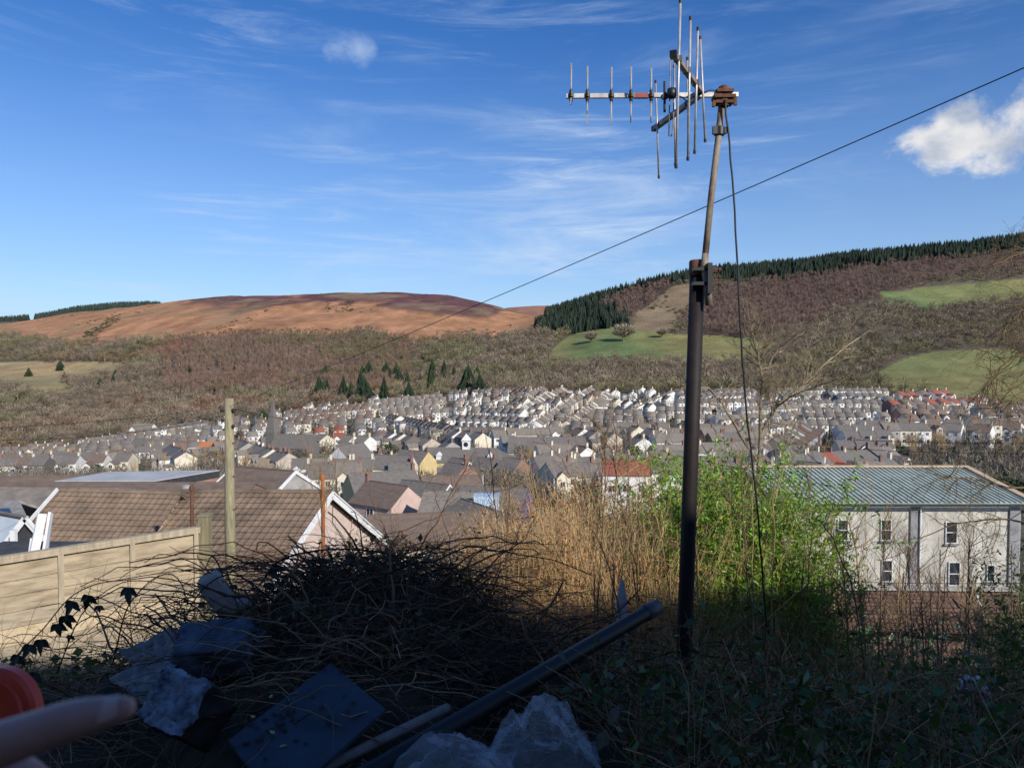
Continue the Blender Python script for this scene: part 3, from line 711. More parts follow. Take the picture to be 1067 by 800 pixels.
# the rest, smaller in the photograph
keys=list(WALLS)+['r_'+k for k in ROOFS]+['chim','pot','frame','pane','door']
mats_all=[WALLS[k] for k in WALLS]+[ROOFS[k] for k in ROOFS]+[M_CHIM,M_POT,M_WFRAME,M_PANE,M_DOOR]
mid={m.name:i for i,m in enumerate(mats_all)}
cache={}
Vs=[];Fs4=[];M4=[];nV=0
for h in far:
    _,px_h,py_h,var,wc,rc,x,y,z,rz=h; k=(var,wc,rc)
    if k not in cache:
        V=[];Fq=[];Mq=[]
        for nm,mb,me,ms,par in proto_house(var,wc,rc):
            b=len(V); V+=mb.v
            for f,mi in zip(mb.f,mb.m):
                q=[i+b for i in f]
                for t in range(1,len(q)-1): Fq.append((q[0],q[t],q[t+1])); Mq.append(mid[ms[mi].name])
        cache[k]=(np.array(V),np.array(Fq),np.array(Mq))
    V,Fq,Mq=cache[k]; V=V*hsc(y,px_h); c,s=math.cos(rz),math.sin(rz)
    Vs.append(np.stack([V[:,0]*c-V[:,1]*s+x,V[:,0]*s+V[:,1]*c+y,V[:,2]+z+.3],-1)); Fs4.append(Fq+nV); M4.append(Mq); nV+=len(V)
print('HOUSES',len(H),len(indiv),len(far),'Yindiv',indiv[-1][0])
tag(big_mesh('distant_houses',np.concatenate(Vs),np.concatenate(Fs4),mats_all,mi=np.concatenate(M4)),'hundreds of distant pale houses packed across the far side of the valley town','houses',kind='stuff')

# ------------------------------------------------------------------ hand-set buildings nearer the camera
def tz(x,y): return float(terr(x,y))
def building(name,label,cat,px,pyr,Y_,w_,d_,h_,rise,rz,wc,rc,wins=(),gwins=(),chim=None,barge=None,door=None,wing=None,win_mats=None,group=None):
    """ridge centre appears at (px,pyr) at depth Y_"""
    p=P(px,pyr,Y_); z0=p.z-h_-rise-.2
    root=empty(name,(p.x,p.y,z0),R(rz)); tag(root,label,cat,group)
    g=house_geo(w_,d_,h_,rise,wing,chim,over=.35,base=9)
    g['wall'].build('wall',WALLS[wc] if isinstance(wc,str) else wc,root)
    rf=g['roof'].build('roof',ROOFS[rc] if isinstance(rc,str) else rc,root)
    for c in g['chimney']: c.build('chimney',[M_CHIM,M_POT],rf)
    for (a,b,c,e) in wins: window_geo((a,-d_/2,b),c,e).build('window',[M_WFRAME,M_PANE],root)
    for (sg,a,b,c,e) in gwins: window_geo((sg*w_/2,a,b),c,e,'x',sg).build('window',[M_WFRAME,M_PANE],root)
    if door: m=MB(); m.box((door,-d_/2-.02,1.05),(1,.1,2.1)); m.build('door',M_DOOR,root)
    if barge:
        for sg in barge:
            m=MB(); x=sg*(w_/2+.10); y=d_/2+.35; k=rise/(d_/2)
            for s in(-1,1):
                a=Vector((x,s*y,h_-.35*k+.10)); b=Vector((x,0,h_+rise+.10)); n=Vector((0,0,.16))
                m.add([a-n+Vector((-.05,0,0)),b-n+Vector((-.05,0,0)),b+n+Vector((-.05,0,0)),a+n+Vector((-.05,0,0)),a-n+Vector((.05,0,0)),b-n+Vector((.05,0,0)),b+n+Vector((.05,0,0)),a+n+Vector((.05,0,0))],
                      [(0,1,2,3),(7,6,5,4),(0,4,5,1),(3,2,6,7),(0,3,7,4),(1,5,6,2)])
            m.build('bargeboard',M_WFRAME,root)
    return root
B=building
# the middle cluster
B('low_hall','long low brown roofed hall with a pale cream wall below the crossing twigs','hall',452,534,68,12,8,2.6,1.9,10,'cream','brown')
B('shed_roof','lowest grey roofed building just behind the bramble heap','building',505,578,52,9,7,2.6,2.2,-22,'beige','grey')
B('outbuilding','small dark grey roofed outbuilding glimpsed through twigs above the heap','building',445,585,44,8,5,2.3,1.3,35,'stone','slate')
B('brick_gabled_house','wide house with orange brick gable end facing the camera and grey slopes','house',505,527,88,12,12,3.0,3.3,-58,'brick','grey',gwins=[(-1,0,2,1.2,1.2)])
B('grey_roofed_house','broad grey roofed house just above the orange brick gable','house',485,512,104,12,9,3.2,2.8,-8,'stone','grey')
B('stone_gabled_house','dark slate roofed house with a brown stone gable right of centre','house',443,502,122,10,8,4.2,3.2,-32,'stone','slate',gwins=[(1,0,2.5,1,1.2)],barge=[1])
B('cottage','small brown roofed pinkish cottage with one white window beside bare trees','cottage',403,503,112,9,7,4.0,2.6,-36,'pink','brown',wins=[(0,2.8,1.5,1.4)],chim='left')
B('yellow_gabled_house','slate roofed house with a bright yellow end gable','house',398,491,138,13,8,4.6,2.8,28,'yellow','slate',chim='right')
B('yellow_hall','brown roofed hall with a yellow gable end below the clock tower school','hall',472,495,150,12,8,5.2,3.2,4,'yellow','brown',wins=[(-5,3.2,3,1.6),(0,3.2,3,1.6)],barge=[1])
B('cream_villa','cream three storey villa with blue slate roof and dark side wall','house',412,474,200,10,8,7.5,3,-12,'cream','slate',wins=[(-4,2,1.1,1.6),(0,2,1.1,1.6),(4,2,1.1,1.6),(-4,5,1.1,1.5),(0,5,1.1,1.5),(4,5,1.1,1.5)],chim='both')
B('yellow_ended_house','narrow slate roofed house whose yellow end wall catches the sun','house',432,469,215,10,8,8,3,-30,'yellow','slate',wins=[(-2,5,1.1,1.6),(2,5,1.1,1.6)],chim='right')
B('white_cottage','white cottage with red brown roof and green shopfront behind the dry canes','cottage',652,479,155,10,7,4.6,2.4,-4,'white','red',wins=[(-3,1.7,1.8,1.5),(0,1.7,1.8,1.5),(3,1.7,1.4,1.5)],chim='left')
B('white_house','tall white house right of the red brown roofed white cottage','house',697,478,160,9,7,5.4,2.4,-10,'white','grey',wins=[(-2,4,1.1,1.4),(2,4,1.1,1.4)],chim='left')
B('purple_shop','low slate roofed shop with a purple front wall','shop',512,507,118,12,8,3.2,2,-14,mat('purple_paint',(.16,.11,.20)),'slate',wins=[(-3,1.8,1.6,1.4),(2,1.8,2,1.4)])
B('dark_slate_hall','large dark slate roofed hall with tan end wall','hall',570,455,305,32,14,7.5,5.5,-3,'beige','slate',wins=[(-10,5,1.6,2),(-4,5,1.6,2),(2,5,1.6,2),(8,5,1.6,2)],gwins=[(1,0,4,1.6,2)])
B('white_gabled_house','white gabled house with blue lower windows behind the rust pole','house',366,463,235,12,9,6,4,60,'white','slate',gwins=[(-1,-2,2,1.2,1.5),(-1,2,2,1.2,1.5),(-1,0,5,1.2,1.4)],wins=[(-3,2,1.2,1.4),(0,2,1.2,1.4),(3,2,1.2,1.4),(-3,4.8,1.2,1.4),(3,4.8,1.2,1.4)])
B('pale_blue_house','pale blue end house in the upper town','house',468,424,520,9,9,6.5,3,-12,'blue','slate',wins=[(-2,4.5,1.2,1.4),(2,4.5,1.2,1.4)],chim='right')
for i,(a,b,c,lab) in enumerate([(465,414,640,'white house on the top edge of the town, left of the pair'),(496,408,690,'lone white house highest on the wood edge'),(522,410,680,'white house among trees right of the highest lone house')]):
    B('white_house',lab,'house',a,b,c,13,8,5.5,2.8,-8+9*i,'white','slate',wins=[(-4,4.2,1.4,1.3),(0,4.2,1.4,1.3),(4,4.2,1.4,1.3),(-4,1.6,1.4,1.3),(4,1.6,1.4,1.3)],chim='left')
# left group
B('grey_roofed_house','plain brown grey roofed house with white verge behind the telegraph pole','house',275,488,66,7,8,3.5,2.3,-24,'grey','brown',barge=[-1,1])
B('long_brown_roof_building','long dull brown roofed building behind the pale flat roof','building',125,503,60,22,9,3,1.4,1,'brick','brown')
B('slate_gabled_chapel','large slate roofed hall with dark glazed gable on the left','hall',165,458,430,38,20,6,8.5,-20,'stone','slate',gwins=[(-1,0,4,2.5,4)],barge=[-1])
B('cream_gabled_house','cream gabled house with pale gable below the orange roof','house',215,466,360,14,10,4.5,4,38,'cream','grey',gwins=[(-1,0,2.5,2,2)])
B('orange_roofed_house','house with bright orange tiled roof left of the telegraph pole','house',224,460,400,17,10,5,3.5,-6,'cream',mat('orange_tiles',(.55,.2,.09),(.4,.15,.07),1.5))
B('white_gabled_house','white gabled house at the foot of the dark terraces on the left','house',112,472,330,12,9,4,4,42,'white','grey',gwins=[(-1,0,2.5,2,1.5)])
B('peach_house','small peach walled house by the bare hedge on the left','house',68,474,330,9,8,4.5,3,35,'pink','slate',gwins=[(-1,0,2.5,1.4,1.2)])
B('twin_gabled_villa','pale villa with pointed white gables at the foot of the wood','house',150,441,560,16,10,6.5,4,-6,'white','grey',wing=(5,3,6,3,-4.5),wins=[(3,4,1.5,1.5)])
B('brown_roofed_house','brown roofed house at the far left with thin white verges','house',22,496,75,22,9,3,2,4,'beige','brown',barge=[1])
B('brown_roofed_house','low brown roofed building in front of the pale flat roof end','house',20,508,58,18,8,3,1.8,-3,'beige','grey')
# pale flat roofed hall
root=empty('flat_roofed_hall',(0,0,0)); tag(root,'long low hall with a pale grey flat roof and dark fascia','hall')
a,b,c,d=P(57,501,60),P(160,501,60),P(229,490,66),P(112,491.5,65)
z=a.z; q=[Vector((v.x,v.y,z)) for v in (a,b,c,d)]
m=MB(); m.slab(q,.06); m.build('roof_sheet',mat('pale_roof_felt',(.52,.52,.50),(.38,.38,.37),.4,.7),root)
m=MB(); m.slab([v-Vector((0,0,.065)) for v in q],.55); m.build('fascia',mat('dark_fascia',(.05,.05,.055)),root)
m=MB(); cq=sum(q,Vector())/4; m.slab([cq+(v-cq)*.97-Vector((0,0,.62)) for v in q],8); m.build('wall',WALLS['brick'],root)
# church
root=empty('church',(0,0,0)); p=P(307,490,330); zc=tz(p.x,p.y); root.location=(p.x,p.y,zc); root.rotation_euler[2]=R(-20); tag(root,'dark stone church with a slim pointed spire among bare trees','church')
g=house_geo(20,9,7,5.5,None,None); g['wall'].build('wall',WALLS['stone'],root); g['roof'].build('roof',ROOFS['slate'],root)
m=MB(); m.box((-11.5,0,5),(4.6,4.6,16)); m.build('tower',WALLS['stone'],root)
m=MB(); m.add([(-13.9,-2.4,13),(-9.1,-2.4,13),(-9.1,2.4,13),(-13.9,2.4,13),(-11.5,0,29)],[(0,1,4),(1,2,4),(2,3,4),(3,0,4),(3,2,1,0)]); m.build('spire',ROOFS['slate'],root)
for x in(-6,-2,2,6): window_geo((x,-4.5,3.5),1.1,3).build('window',[WALLS['beige'],M_PANE],root)
# school with clock tower
root=empty('school',(0,0,0)); p=P(486,500,262); zc=P(486,479,262).z-7.2; root.location=(p.x,p.y,zc); root.rotation_euler[2]=R(-5); tag(root,'yellow walled school with slate hipped roof and small white clock tower','school')
def hip(m,w_,d_,h_,rise,c=(0,0,0),over=.5):
    x,y=w_/2+over,d_/2+over; r=max(w_/2-d_/2,0.5)
    m.add([(c[0]-x,c[1]-y,h_),(c[0]+x,c[1]-y,h_),(c[0]+x,c[1]+y,h_),(c[0]-x,c[1]+y,h_),(c[0]-r,c[1],h_+rise),(c[0]+r,c[1],h_+rise)],[(0,1,5,4),(1,2,5),(2,3,4,5),(3,0,4),(3,2,1,0)])
m=MB(); m.box((0,0,1.5),(34,13,11)); m.box((-12,-4,1.45),(9,11,10.8)); m.box((14,-3,1.45),(7,11,10.8)); m.build('wall',WALLS['yellow'],root)
m=MB(); hip(m,34,13,7.02,4.6); m.build('roof',ROOFS['slate'],root)
for k in range(9): window_geo((-7+k*2.1,-6.5,4.2),1.3,2.4).build('window',[M_WFRAME,M_PANE],root)
for k in range(3): window_geo((-14.6+k*2.6,-9.5,4.2),1.3,2.4).build('window',[M_WFRAME,M_PANE],root)
m=MB(); m.box((0,0,12.6),(2.6,2.6,3.2)); m.box((0,0,14.3),(3.1,3.1,.3)); m.add([(-1.5,-1.5,14.45),(1.5,-1.5,14.45),(1.5,1.5,14.45),(-1.5,1.5,14.45),(0,0,16.6)],[(0,1,4),(1,2,4),(2,3,4),(3,0,4),(3,2,1,0)]); ct=m.build('clock_tower',WALLS['white'],root)
m=MB(); m.box((0,0,0),(.1,.1,.1)); 
m=MB(); vs=[(.85*math.cos(a*math.pi/8),-1.34,12.8+.85*math.sin(a*math.pi/8)) for a in range(16)]; m.add(vs,[tuple(range(16))]); m.box((0,-1.37,13.05),(.1,.03,.55),mi=0); m.build('clock_face',M_PANE,ct)
for (s,nm) in ((-1,'a'),(1,'b')):
    m=MB(); x0=s*9; m.box((x0,-5,8.6),(1.6,1.6,1.5)); m.add([(x0-1,-6,9.3),(x0+1,-6,9.3),(x0,-6,10.5),(x0-1,-3,9.3),(x0+1,-3,9.3),(x0,-3,10.5)],[(0,1,2),(5,4,3),(0,2,5,3),(2,1,4,5)]); m.build('dormer',M_WFRAME,root)
# fixed white trailer / tank group
p=P(507,516,100); root=empty('storage_container',(p.x,p.y,tz(p.x,p.y))); z=p.z-root.location.z
m=MB(); m.box((0,0,z/2),(3.4,2.4,z)); m.box((0,0,z+.05),(3.5,2.5,.1)); 
for k in range(12): m.box((-1.6+k*.29,-1.22,z/2),(.08,.06,z*.94))
m.build('steel_box',mat('pale_blue_steel',(.5,.62,.75),(.38,.5,.62),2,.5),root)
m=MB(); 
for s in(-.6,.6): m.box((1.74,s*.95,z/2),(.05,.06,z*.9))
m.build('door_bar',M_GALV,root); tag(root,'pale blue corrugated storage container beside the purple shop','container')
# ------------------------------------------------------------------ fence
WOOD=mat('weathered_softwood',(.47,.385,.265),(.20,.155,.105),2.6,.85,.35,26,(1.3,1.3,8),contrast=(.28,.62))
WOOD2=mat('grey_weathered_softwood',(.41,.345,.25),(.16,.13,.09),3.3,.85,.35,26,(1.1,1.1,8),contrast=(.25,.58))
WOOD3=mat('knotty_softwood',(.52,.42,.28),(.23,.165,.10),4.2,.85,.35,26,(1.6,1.6,5),contrast=(.22,.5))
WOODPOST=mat('pale_timber_batten',(.50,.42,.30),(.32,.27,.19),5,.8,.2,30,(5,5,.8))
WOODGREEN=mat('algae_stained_timber',(.36,.32,.19),(.17,.145,.095),5,.85,.3,40,(4,4,.5),contrast=(.3,.7))
A0=P(205,549.5,7.5); 
dirf=(P(0,581.5,6.36)-A0); dirf.z=0; L1=dirf.length; ux=dirf.normalized(); nf=Vector((ux.y,-ux.x,0)); 
if nf.y>0: nf=-nf
ztop=A0.z
root=empty('panel_fence',(A0.x,A0.y,ztop-1.85)); tag(root,'weathered timber lap panel fence with tall square end post on the left','fence')
def fp(s,h,n=0): return (ux*s+nf*n)+Vector((0,0,1.85+h))
for pn in range(2):
    s0=pn*1.95; m=MB()
    nb=13
    for k in range(nb):
        h0=-.06-k*.142; wob=rnd.uniform(-.006,.006)
        a=fp(s0+.02,h0-.075+wob,-.002); b=fp(s0+1.80,h0-.075-wob+rnd.uniform(-.008,.008),-.002)
        ax=(b-a).normalized(); up=Vector((0,0,1)); q=[a-up*.082+nf*.012,b-up*.082+nf*.012,b+up*.082-nf*.004,a+up*.082-nf*.004]
        m.slab([Vector(v) for v in q],.009,rnd.randint(0,2))
    m.build('lap_boards',[WOOD,WOOD2,WOOD3],root)
    for s in (0.0,.6,1.2,1.78): m=MB(); m.beam(fp(s0+s+.02,-.02,.032),fp(s0+s+.02,-1.85,.032),.045,.022,up=tuple(nf)); m.build('batten',WOODPOST,root)
    m=MB(); m.beam(fp(s0-.02,-.03,.034),fp(s0+1.84,-.03,.034),.022,.045); m.build('top_rail',WOODPOST,root)
    m=MB(); m.beam(fp(s0-.02,.0,.01),fp(s0+1.84,.0,.01),.075,.02); m.build('capping',WOODPOST,root)
    m=MB(); m.beam(fp(s0+1.89,.08,0),fp(s0+1.89,-2.4,0),.085,.085); m.build('post',WOODPOST,root)
m=MB(); m.beam(fp(-.085,.11,0),fp(-.085,-2.4,0),.1,.1); m.box(fp(-.085,.118,0),(.115,.115,.02)); m.build('post',WOODGREEN,root)
# ------------------------------------------------------------------ telegraph pole and wires
p=P(238,415,20); root=empty('telegraph_pole',(p.x,p.y,-8.3)); hgt=p.z+8.3; tag(root,'short weathered wooden telegraph pole rising behind the fence','pole')
m=MB(); m.tube([(0.05,0,-.3),(0,0,hgt*.5),(.02,0,hgt)],[.15,.14,.115],14); m.build('pole',WOODGREEN,root,True)
for (x,zz) in ((-.16,-.32),(.16,-.32),(-.14,-.6),(.15,-.75)):
    m=MB(); m.tube([(0,-.05,hgt+zz),(x,-.08,hgt+zz)],.018,6); m.lathe([(.02,-.05),(.045,-.03),(.045,.02),(.025,.05)],(x,-.08,hgt+zz),8); m.build('insulator',M_BLKPLAS,root)
for k in range(5): m=MB(); m.tube([(0,0,hgt-1.2-k*.45),(.2*(-1)**k,-.12,hgt-1.2-k*.45)],.012,5); m.build('climbing_rung',M_RUST,root)
def wire(name,pts,r,lab,sag=0,n=24,m_=None):
    pts=[Vector(q) for q in pts]; path=[]
    for i in range(len(pts)-1):
        for k in range(n):
            t=k/n; v=pts[i].lerp(pts[i+1],t); v.z-=sag*4*t*(1-t); path.append(v)
    path.append(pts[-1]); m=MB(); o=pts[0]; m.tube([q-o for q in path],r,5); ob=m.build(name,m_ or M_BLKPLAS,smooth=True,loc=o); tag(ob,lab,'wire'); return ob
pt=P(238,424,20)
e=P(1067,60,6.6); d=(e-pt); wire('overhead_wire',[pt,pt+d*1.35],.0062,'long black overhead wire rising from the telegraph pole to the top right',sag=.12,n=50)
wire('overhead_wire',[pt+Vector((-.1,0,0)),P(-160,452,13)],.006,'uppermost of the three wires leaving the pole to the left',.12)
wire('overhead_wire',[pt+Vector((-.1,0,-.12)),P(-160,462,16)],.0065,'middle of the three wires leaving the pole to the left',.25)
wire('overhead_wire',[pt+Vector((-.1,0,-.3)),P(-160,446,24)],.0075,'lowest of the three wires leaving the pole to the left',.5)
wire('overhead_wire',[pt+Vector((.1,0,-.05)),P(470,448,60)],.009,'wire running right from the telegraph pole over the town',.5)
wire('overhead_wire',[P(780,601,42),P(1120,606,38)],.02,'lower wire crossing in front of the grey rendered wall',.2)
wire('overhead_wire',[P(890,458,38),P(1120,461,34)],.016,'upper wire over the teal roof near the right edge',.1)
wire('overhead_wire',[P(880,467,38),P(1120,472,34)],.014,'lower wire just above the teal roof at the right',.1)
# ------------------------------------------------------------------ brown tiled bungalow
TILE=mat('brown_concrete_tiles',(.28,.20,.14),(.11,.085,.062),1.1,.8,.2,20,contrast=(.3,.7))
PINKW=mat('pinkish_pebbledash',(.62,.50,.43),(.5,.4,.34),8,.95,.35,60)
def tiled(m,A,B_,C_,D_,nc,nr,t=.055,amp=.035,mi=0):
    """A,B ridge left/right ; D,C eaves left/right ; stepped courses of rippled tiles"""
    A,B_,C_,D_=[Vector(v) for v in(A,B_,C_,D_)]; n=(B_-A).cross(D_-A).normalized()
    if n.z<0: n=-n
    for c in range(nc):
        t0,t1=c/nc,(c+1)/nc+.004; off=rnd.uniform(-.004,.004)
        vs=[]
        for k in range(nr*4+1):
            u=k/(nr*4); rip=amp*(0,1,.35,.0)[k%4]
            a=A.lerp(D_,t0).lerp(B_.lerp(C_,t0),u)+n*(rip+0.0); b=A.lerp(D_,t1).lerp(B_.lerp(C_,t1),u)+n*(rip+t+off)
            e_=A.lerp(D_,t1).lerp(B_.lerp(C_,t1),u)
            vs+=[a,b,e_]
        fs=[]
        for k in range(nr*4): i=k*3; fs+=[(i,i+3,i+4,i+1),(i+1,i+4,i+5,i+2)]
        m.add(vs,fs,mi)
def bungalow(name,label,A,B_,vfar,rise,s_near,s_far,nc,nr,wallz=3,gable=True,wallm=PINKW):
    """A left ridge end, B right ridge end (gable), vfar: half gable vector (to the far eave)"""
    A=Vector(A);B_=Vector(B_);v=Vector(vfar); dz=Vector((0,0,1))
    root=empty(name,(B_.x,B_.y,B_.z-rise-wallz)); tag(root,label,'house'); o=root.location
    ov=(B_-A).normalized()*.30; Bo=B_+ov
    def pt(base,s): return base+v*s-dz*rise*abs(s)
    m=MB(); tiled(m,A-o,Bo-o,pt(Bo,-s_near)-o,pt(A,-s_near)-o,nc,nr)
    tiled(m,A-o,Bo-o,pt(Bo,s_far)-o,pt(A,s_far)-o,max(4,int(nc*s_far/s_near)),nr)
    # under-sheet
    m.slab([A-o-dz*.01,pt(A,-s_near)-o-dz*.01,pt(Bo,-s_near)-o-dz*.01,Bo-o-dz*.01],.06); m.slab([Bo-o-dz*.01,pt(Bo,s_far)-o-dz*.01,pt(A,s_far)-o-dz*.01,A-o-dz*.01],.06)
    rf=m.build('roof',TILE,root)
    m=MB(); n=int((Bo-A).length/.42)
    for k in range(n): a=A.lerp(Bo,k/n)-o; b=A.lerp(Bo,(k+1.03)/n)-o; m.tube([a+dz*.01,b+dz*.03],[.1,.115],8)
    m.build('ridge_tiles',TILE,rf)
    W=[]
    for q in(A,B_): W+=[pt(q,-s_near*.93)-dz*.12,pt(q,s_far*.93)-dz*.12,q-dz*.12]
    lo=lambda q:Vector((q.x,q.y,B_.z-rise-wallz-4))
    m=MB(); a0,a1,a2,b0,b1,b2=[q-o for q in W]; l=[lo(q)-o for q in W]
    m.add([a0,a1,a2,b0,b1,b2,l[0],l[1],l[3],l[4]],[(0,1,7,6) if False else (6,7,1,2,0),(8,3,5,4,9),(6,0,3,8),(7,9,4,1)]); m.build('wall',wallm,root)
    if gable:
        for s,nm in((-s_near,'bargeboard'),(s_far,'bargeboard')):
            m=MB(); a=Bo-o+ov.normalized()*.03; b=pt(Bo,s*1.02)-o+ov.normalized()*.03; m.beam(a-dz*.10,b-dz*.10,.03,.26); m.beam(a-dz*-.02+ov.normalized()*.02,b-dz*-.02+ov.normalized()*.02,.10,.05); m.build(nm,M_WFRAME,root)
        m=MB(); m.slab([pt(Bo,-s_near)-o-dz*.09,pt(B_,-s_near)-o-dz*.09,B_-o-dz*.09,Bo-o-dz*.09],.02); m.slab([Bo-o-dz*.09,B_-o-dz*.09,pt(B_,s_far)-o-dz*.09,pt(Bo,s_far)-o-dz*.09],.02); m.build('soffit',mat('dark_soffit',(.12,.1,.09)),root)
    m=MB(); a=pt(A,-s_near)-o; b=pt(Bo,-s_near)-o; off=-v.normalized()*.06; m.tube([a+off-dz*.03,b+off-dz*.03],.06,8); m.build('gutter',M_BLKPLAS,root)
    return root
Y0=29.; Bp=P(338,513,Y0)
vf=Vector((.05*Y0,.134*Y0,0))
ra=bungalow('brown_roofed_bungalow','bungalow with big brown tiled roof and pinkish gable trimmed in white','' or P(177,512.5,Y0*1.03),Bp,vf,.0976*Y0,1.05,1.0,17,24)
rb=bungalow('brown_roofed_bungalow','second brown tiled bungalow roof joining on the left behind the fence',P(58,511,Y0*.985),P(181,514.5,Y0*1.0),Vector((.02*Y0,.14*Y0,0)),.094*Y0,1.25,1.0,21,20,gable=False)
m=MB(); o=rb.location; a=P(60,509.5,Y0*.98)-o; b=a+Vector((-.02*Y0,-.14*Y0,-.094*Y0))*1.25; m.beam(a,b,.05,.14); m.build('bargeboard',M_WFRAME,rb)
# chimney vent and flashing patch
p=P(194,511,31); root=empty('flue_pipe',(p.x,p.y,p.z-1.2)); m=MB(); m.lathe([(.13,0),(.13,1.25),(.17,1.26),(.17,1.42),(.0,1.46)],(0,0,0),12); m.build('flue',M_ALU,root); m=MB(); m.lathe([(.2,1.2),(.2,1.24)],(0,0,0),12); m.build('collar',M_RUST,root); tag(root,'short silver flue pipe standing behind the brown roof ridge','flue')
# ------------------------------------------------------------------ far left: small gabled house with leaning boards
p=P(12,527,27); root=empty('small_gabled_outhouse',(p.x,p.y,p.z-4)); o=root.location; tag(root,'small grey roofed outhouse with rooflight and pale front roof at left edge','outhouse')
R1,R2=P(-60,522,27)-o,P(20,521,27)-o; E1,E2=P(-60,551,24.5)-o,P(32,546,24.5)-o
m=MB(); m.slab([E1,E2,R2,R1],.1); m.slab([R1,R2,R2+Vector((1.2,3,-1.6)),R1+Vector((0,3,-1.6))],.1); rf=m.build('roof',mat('lichen_grey_slates',(.33,.31,.28),(.2,.19,.175),3,.9,.4,12,contrast=(.35,.6)),root)
m=MB(); c=(E1+R1)/2*.27+(E2+R2)/2*.73; ax=(E2-E1).normalized(); sl=(R2-E2).normalized(); nn=ax.cross(sl).normalized(); 
m.slab([c-ax*.3-sl*.35+nn*.05,c+ax*.3-sl*.35+nn*.05,c+ax*.3+sl*.35+nn*.05,c-ax*.3+sl*.35+nn*.05],.06); m.build('rooflight',M_PANE,rf)
m=MB(); m.slab([E1+Vector((0,.3,-.1)),E2+Vector((-.3,.3,-.1)),E2+Vector((-.3,.3,-5)),E1+Vector((0,.3,-5))],.2); m.build('wall',WALLS['grey'],root)
# gable dormer facing camera
ap=P(27,537,22)-o; gl=P(2,570,22)-o; gr_=P(58,572,22)-o; bk=Vector((-2.2,1.2,.0))
m=MB(); m.slab([gl,ap,ap+bk,gl+bk],.1); pr=m.build('pale_roof',mat('pale_translucent_roof',(.62,.68,.72),(.5,.56,.6),2,.4),root)
m=MB(); m.slab([ap,gr_,gr_+bk,ap+bk],.1); m.build('slate_slope',ROOFS['slate'],root)
m=MB(); m.add([gl+Vector((.1,.1,-.1)),gr_+Vector((-.1,.1,-.1)),ap+Vector((0,.1,-.15)),gl+Vector((.1,.1,-4)),gr_+Vector((-.1,.1,-4))],[(3,4,1,2,0)]); m.build('gable',mat('dark_cladding',(.06,.065,.075)),root)
for q in(gl,gr_): m=MB(); m.beam(ap+Vector((0,-.05,-.08)),q+(q-ap)*.02+Vector((0,-.05,-.08)),.05,.17); m.build('bargeboard',M_WFRAME,root)
m=MB(); a=P(14,552,21.5)-o; m.beam(a,a+Vector((0,0,-1.0)),.14,.14); m.beam(a+Vector((-.3,0,-.72)),a+Vector((.4,0,-.72)),.3,.06); m.build('vent_pipe',M_WFRAME,root)
for i,(x0,y0,x1,y1) in enumerate([(44,535,31,576),(53,534,43,575),(52,548,46,577),(33,562,27,582)]):
    a=P(x0,y0,15.2+.2*i); b=P(x1,y1+22,15-.1*i); m=MB(); m.beam(Vector((0,0,0)),b-a,.05,.17-.03*i); ob=m.build('leaning_board',M_WFRAME,loc=a); tag(ob,'white painted plank leaning beyond the fence, %s from left'%['second','rightmost','third','leftmost'][i],'plank','white planks leaning beyond the fence')
p=P(15,578,15.5); root=empty('dark_garden_shed',(p.x,p.y,p.z-2.2)); tag(root,'dark flat shed top just showing above the fence at far left','shed')
m=MB(); m.box((0,0,1),(2.0,2.4,2.2)); m.build('wall',mat('dark_stained_board',(.035,.035,.035)),root); m=MB(); m.box((0,0,2.13),(2.3,2.7,.06)); m.build('roof',mat('dark_felt',(.08,.08,.085)),root)
# ------------------------------------------------------------------ rusty poles
def pole(name,lab,px0,py0,px1,py1,Y_,r,mt,group=None,top=None):
    a=P(px0,py0,Y_); b=P(px1,py1,Y_); root=empty(name,b); tag(root,lab,'pole',group); m=MB(); m.tube([Vector((0,0,-1.5)),(a-b)*.5,a-b],[r*1.08,r,r*.96],8); m.build('tube',mt,root,True)
    m=MB(); m.lathe([(r*1.4,-.03),(r*1.5,.03),(r*.8,.06)],a-b,8); m.build('cap',mt,root); return root
M_ORUST=mat('orange_rust',(.42,.16,.055),(.24,.09,.04),9,.9,.2,50,(1,1,.4))
pole('rusty_pole','taller orange rusty pole standing in front of the white gable',336,498,337,560,12,.032,M_ORUST)
pole('rusty_pole','shorter rusty pole standing behind the fence end post',200,509,200,560,13,.034,M_RUST)
# dead climber on the pole top
# ------------------------------------------------------------------ grey rendered building with teal roof
YB=45.
root=empty('grey_rendered_building',P(900,612,YB)); o=root.location; tag(root,'long grey rendered building with teal ribbed metal hipped roof','building')
REND=mat('stained_grey_render',(.60,.575,.50),(.33,.315,.27),.75,.92,.12,8,(1.6,1.6,.55),contrast=(.35,.62))
TEAL=mat('teal_metal_sheet',(.47,.51,.43),(.30,.35,.30),.8,.75,.1,6,(1,1,.3),spec=.15)
el,er=P(806,521,YB),P(1064,522,YB); er.z=el.z; el0=el.copy(); el0.x-=.01
depth=13.; rdg=P(900,487,YB+depth/2).z
rl=Vector((el0.x,YB+depth/2,rdg)); rr_=Vector((P(1006,487,YB+depth/2).x,YB+depth/2,rdg)); rise_=rdg-el.z
back=Vector((0,depth,0)); ovh=Vector((0,-.45,-.1)); 
def rel(*v): return [q-o for q in v]
m=MB(); ee=er+Vector((.5,0,0)); m.slab(rel(el0+ovh,ee+ovh,rr_,rl),.05); m.slab(rel(ee+ovh,ee+back-ovh*1.0+Vector((0,0,-.1)),rr_),.05); m.slab(rel(rl,rr_,ee+back,el0+back),.05)
nrib=int((ee.x-el0.x)/.33)
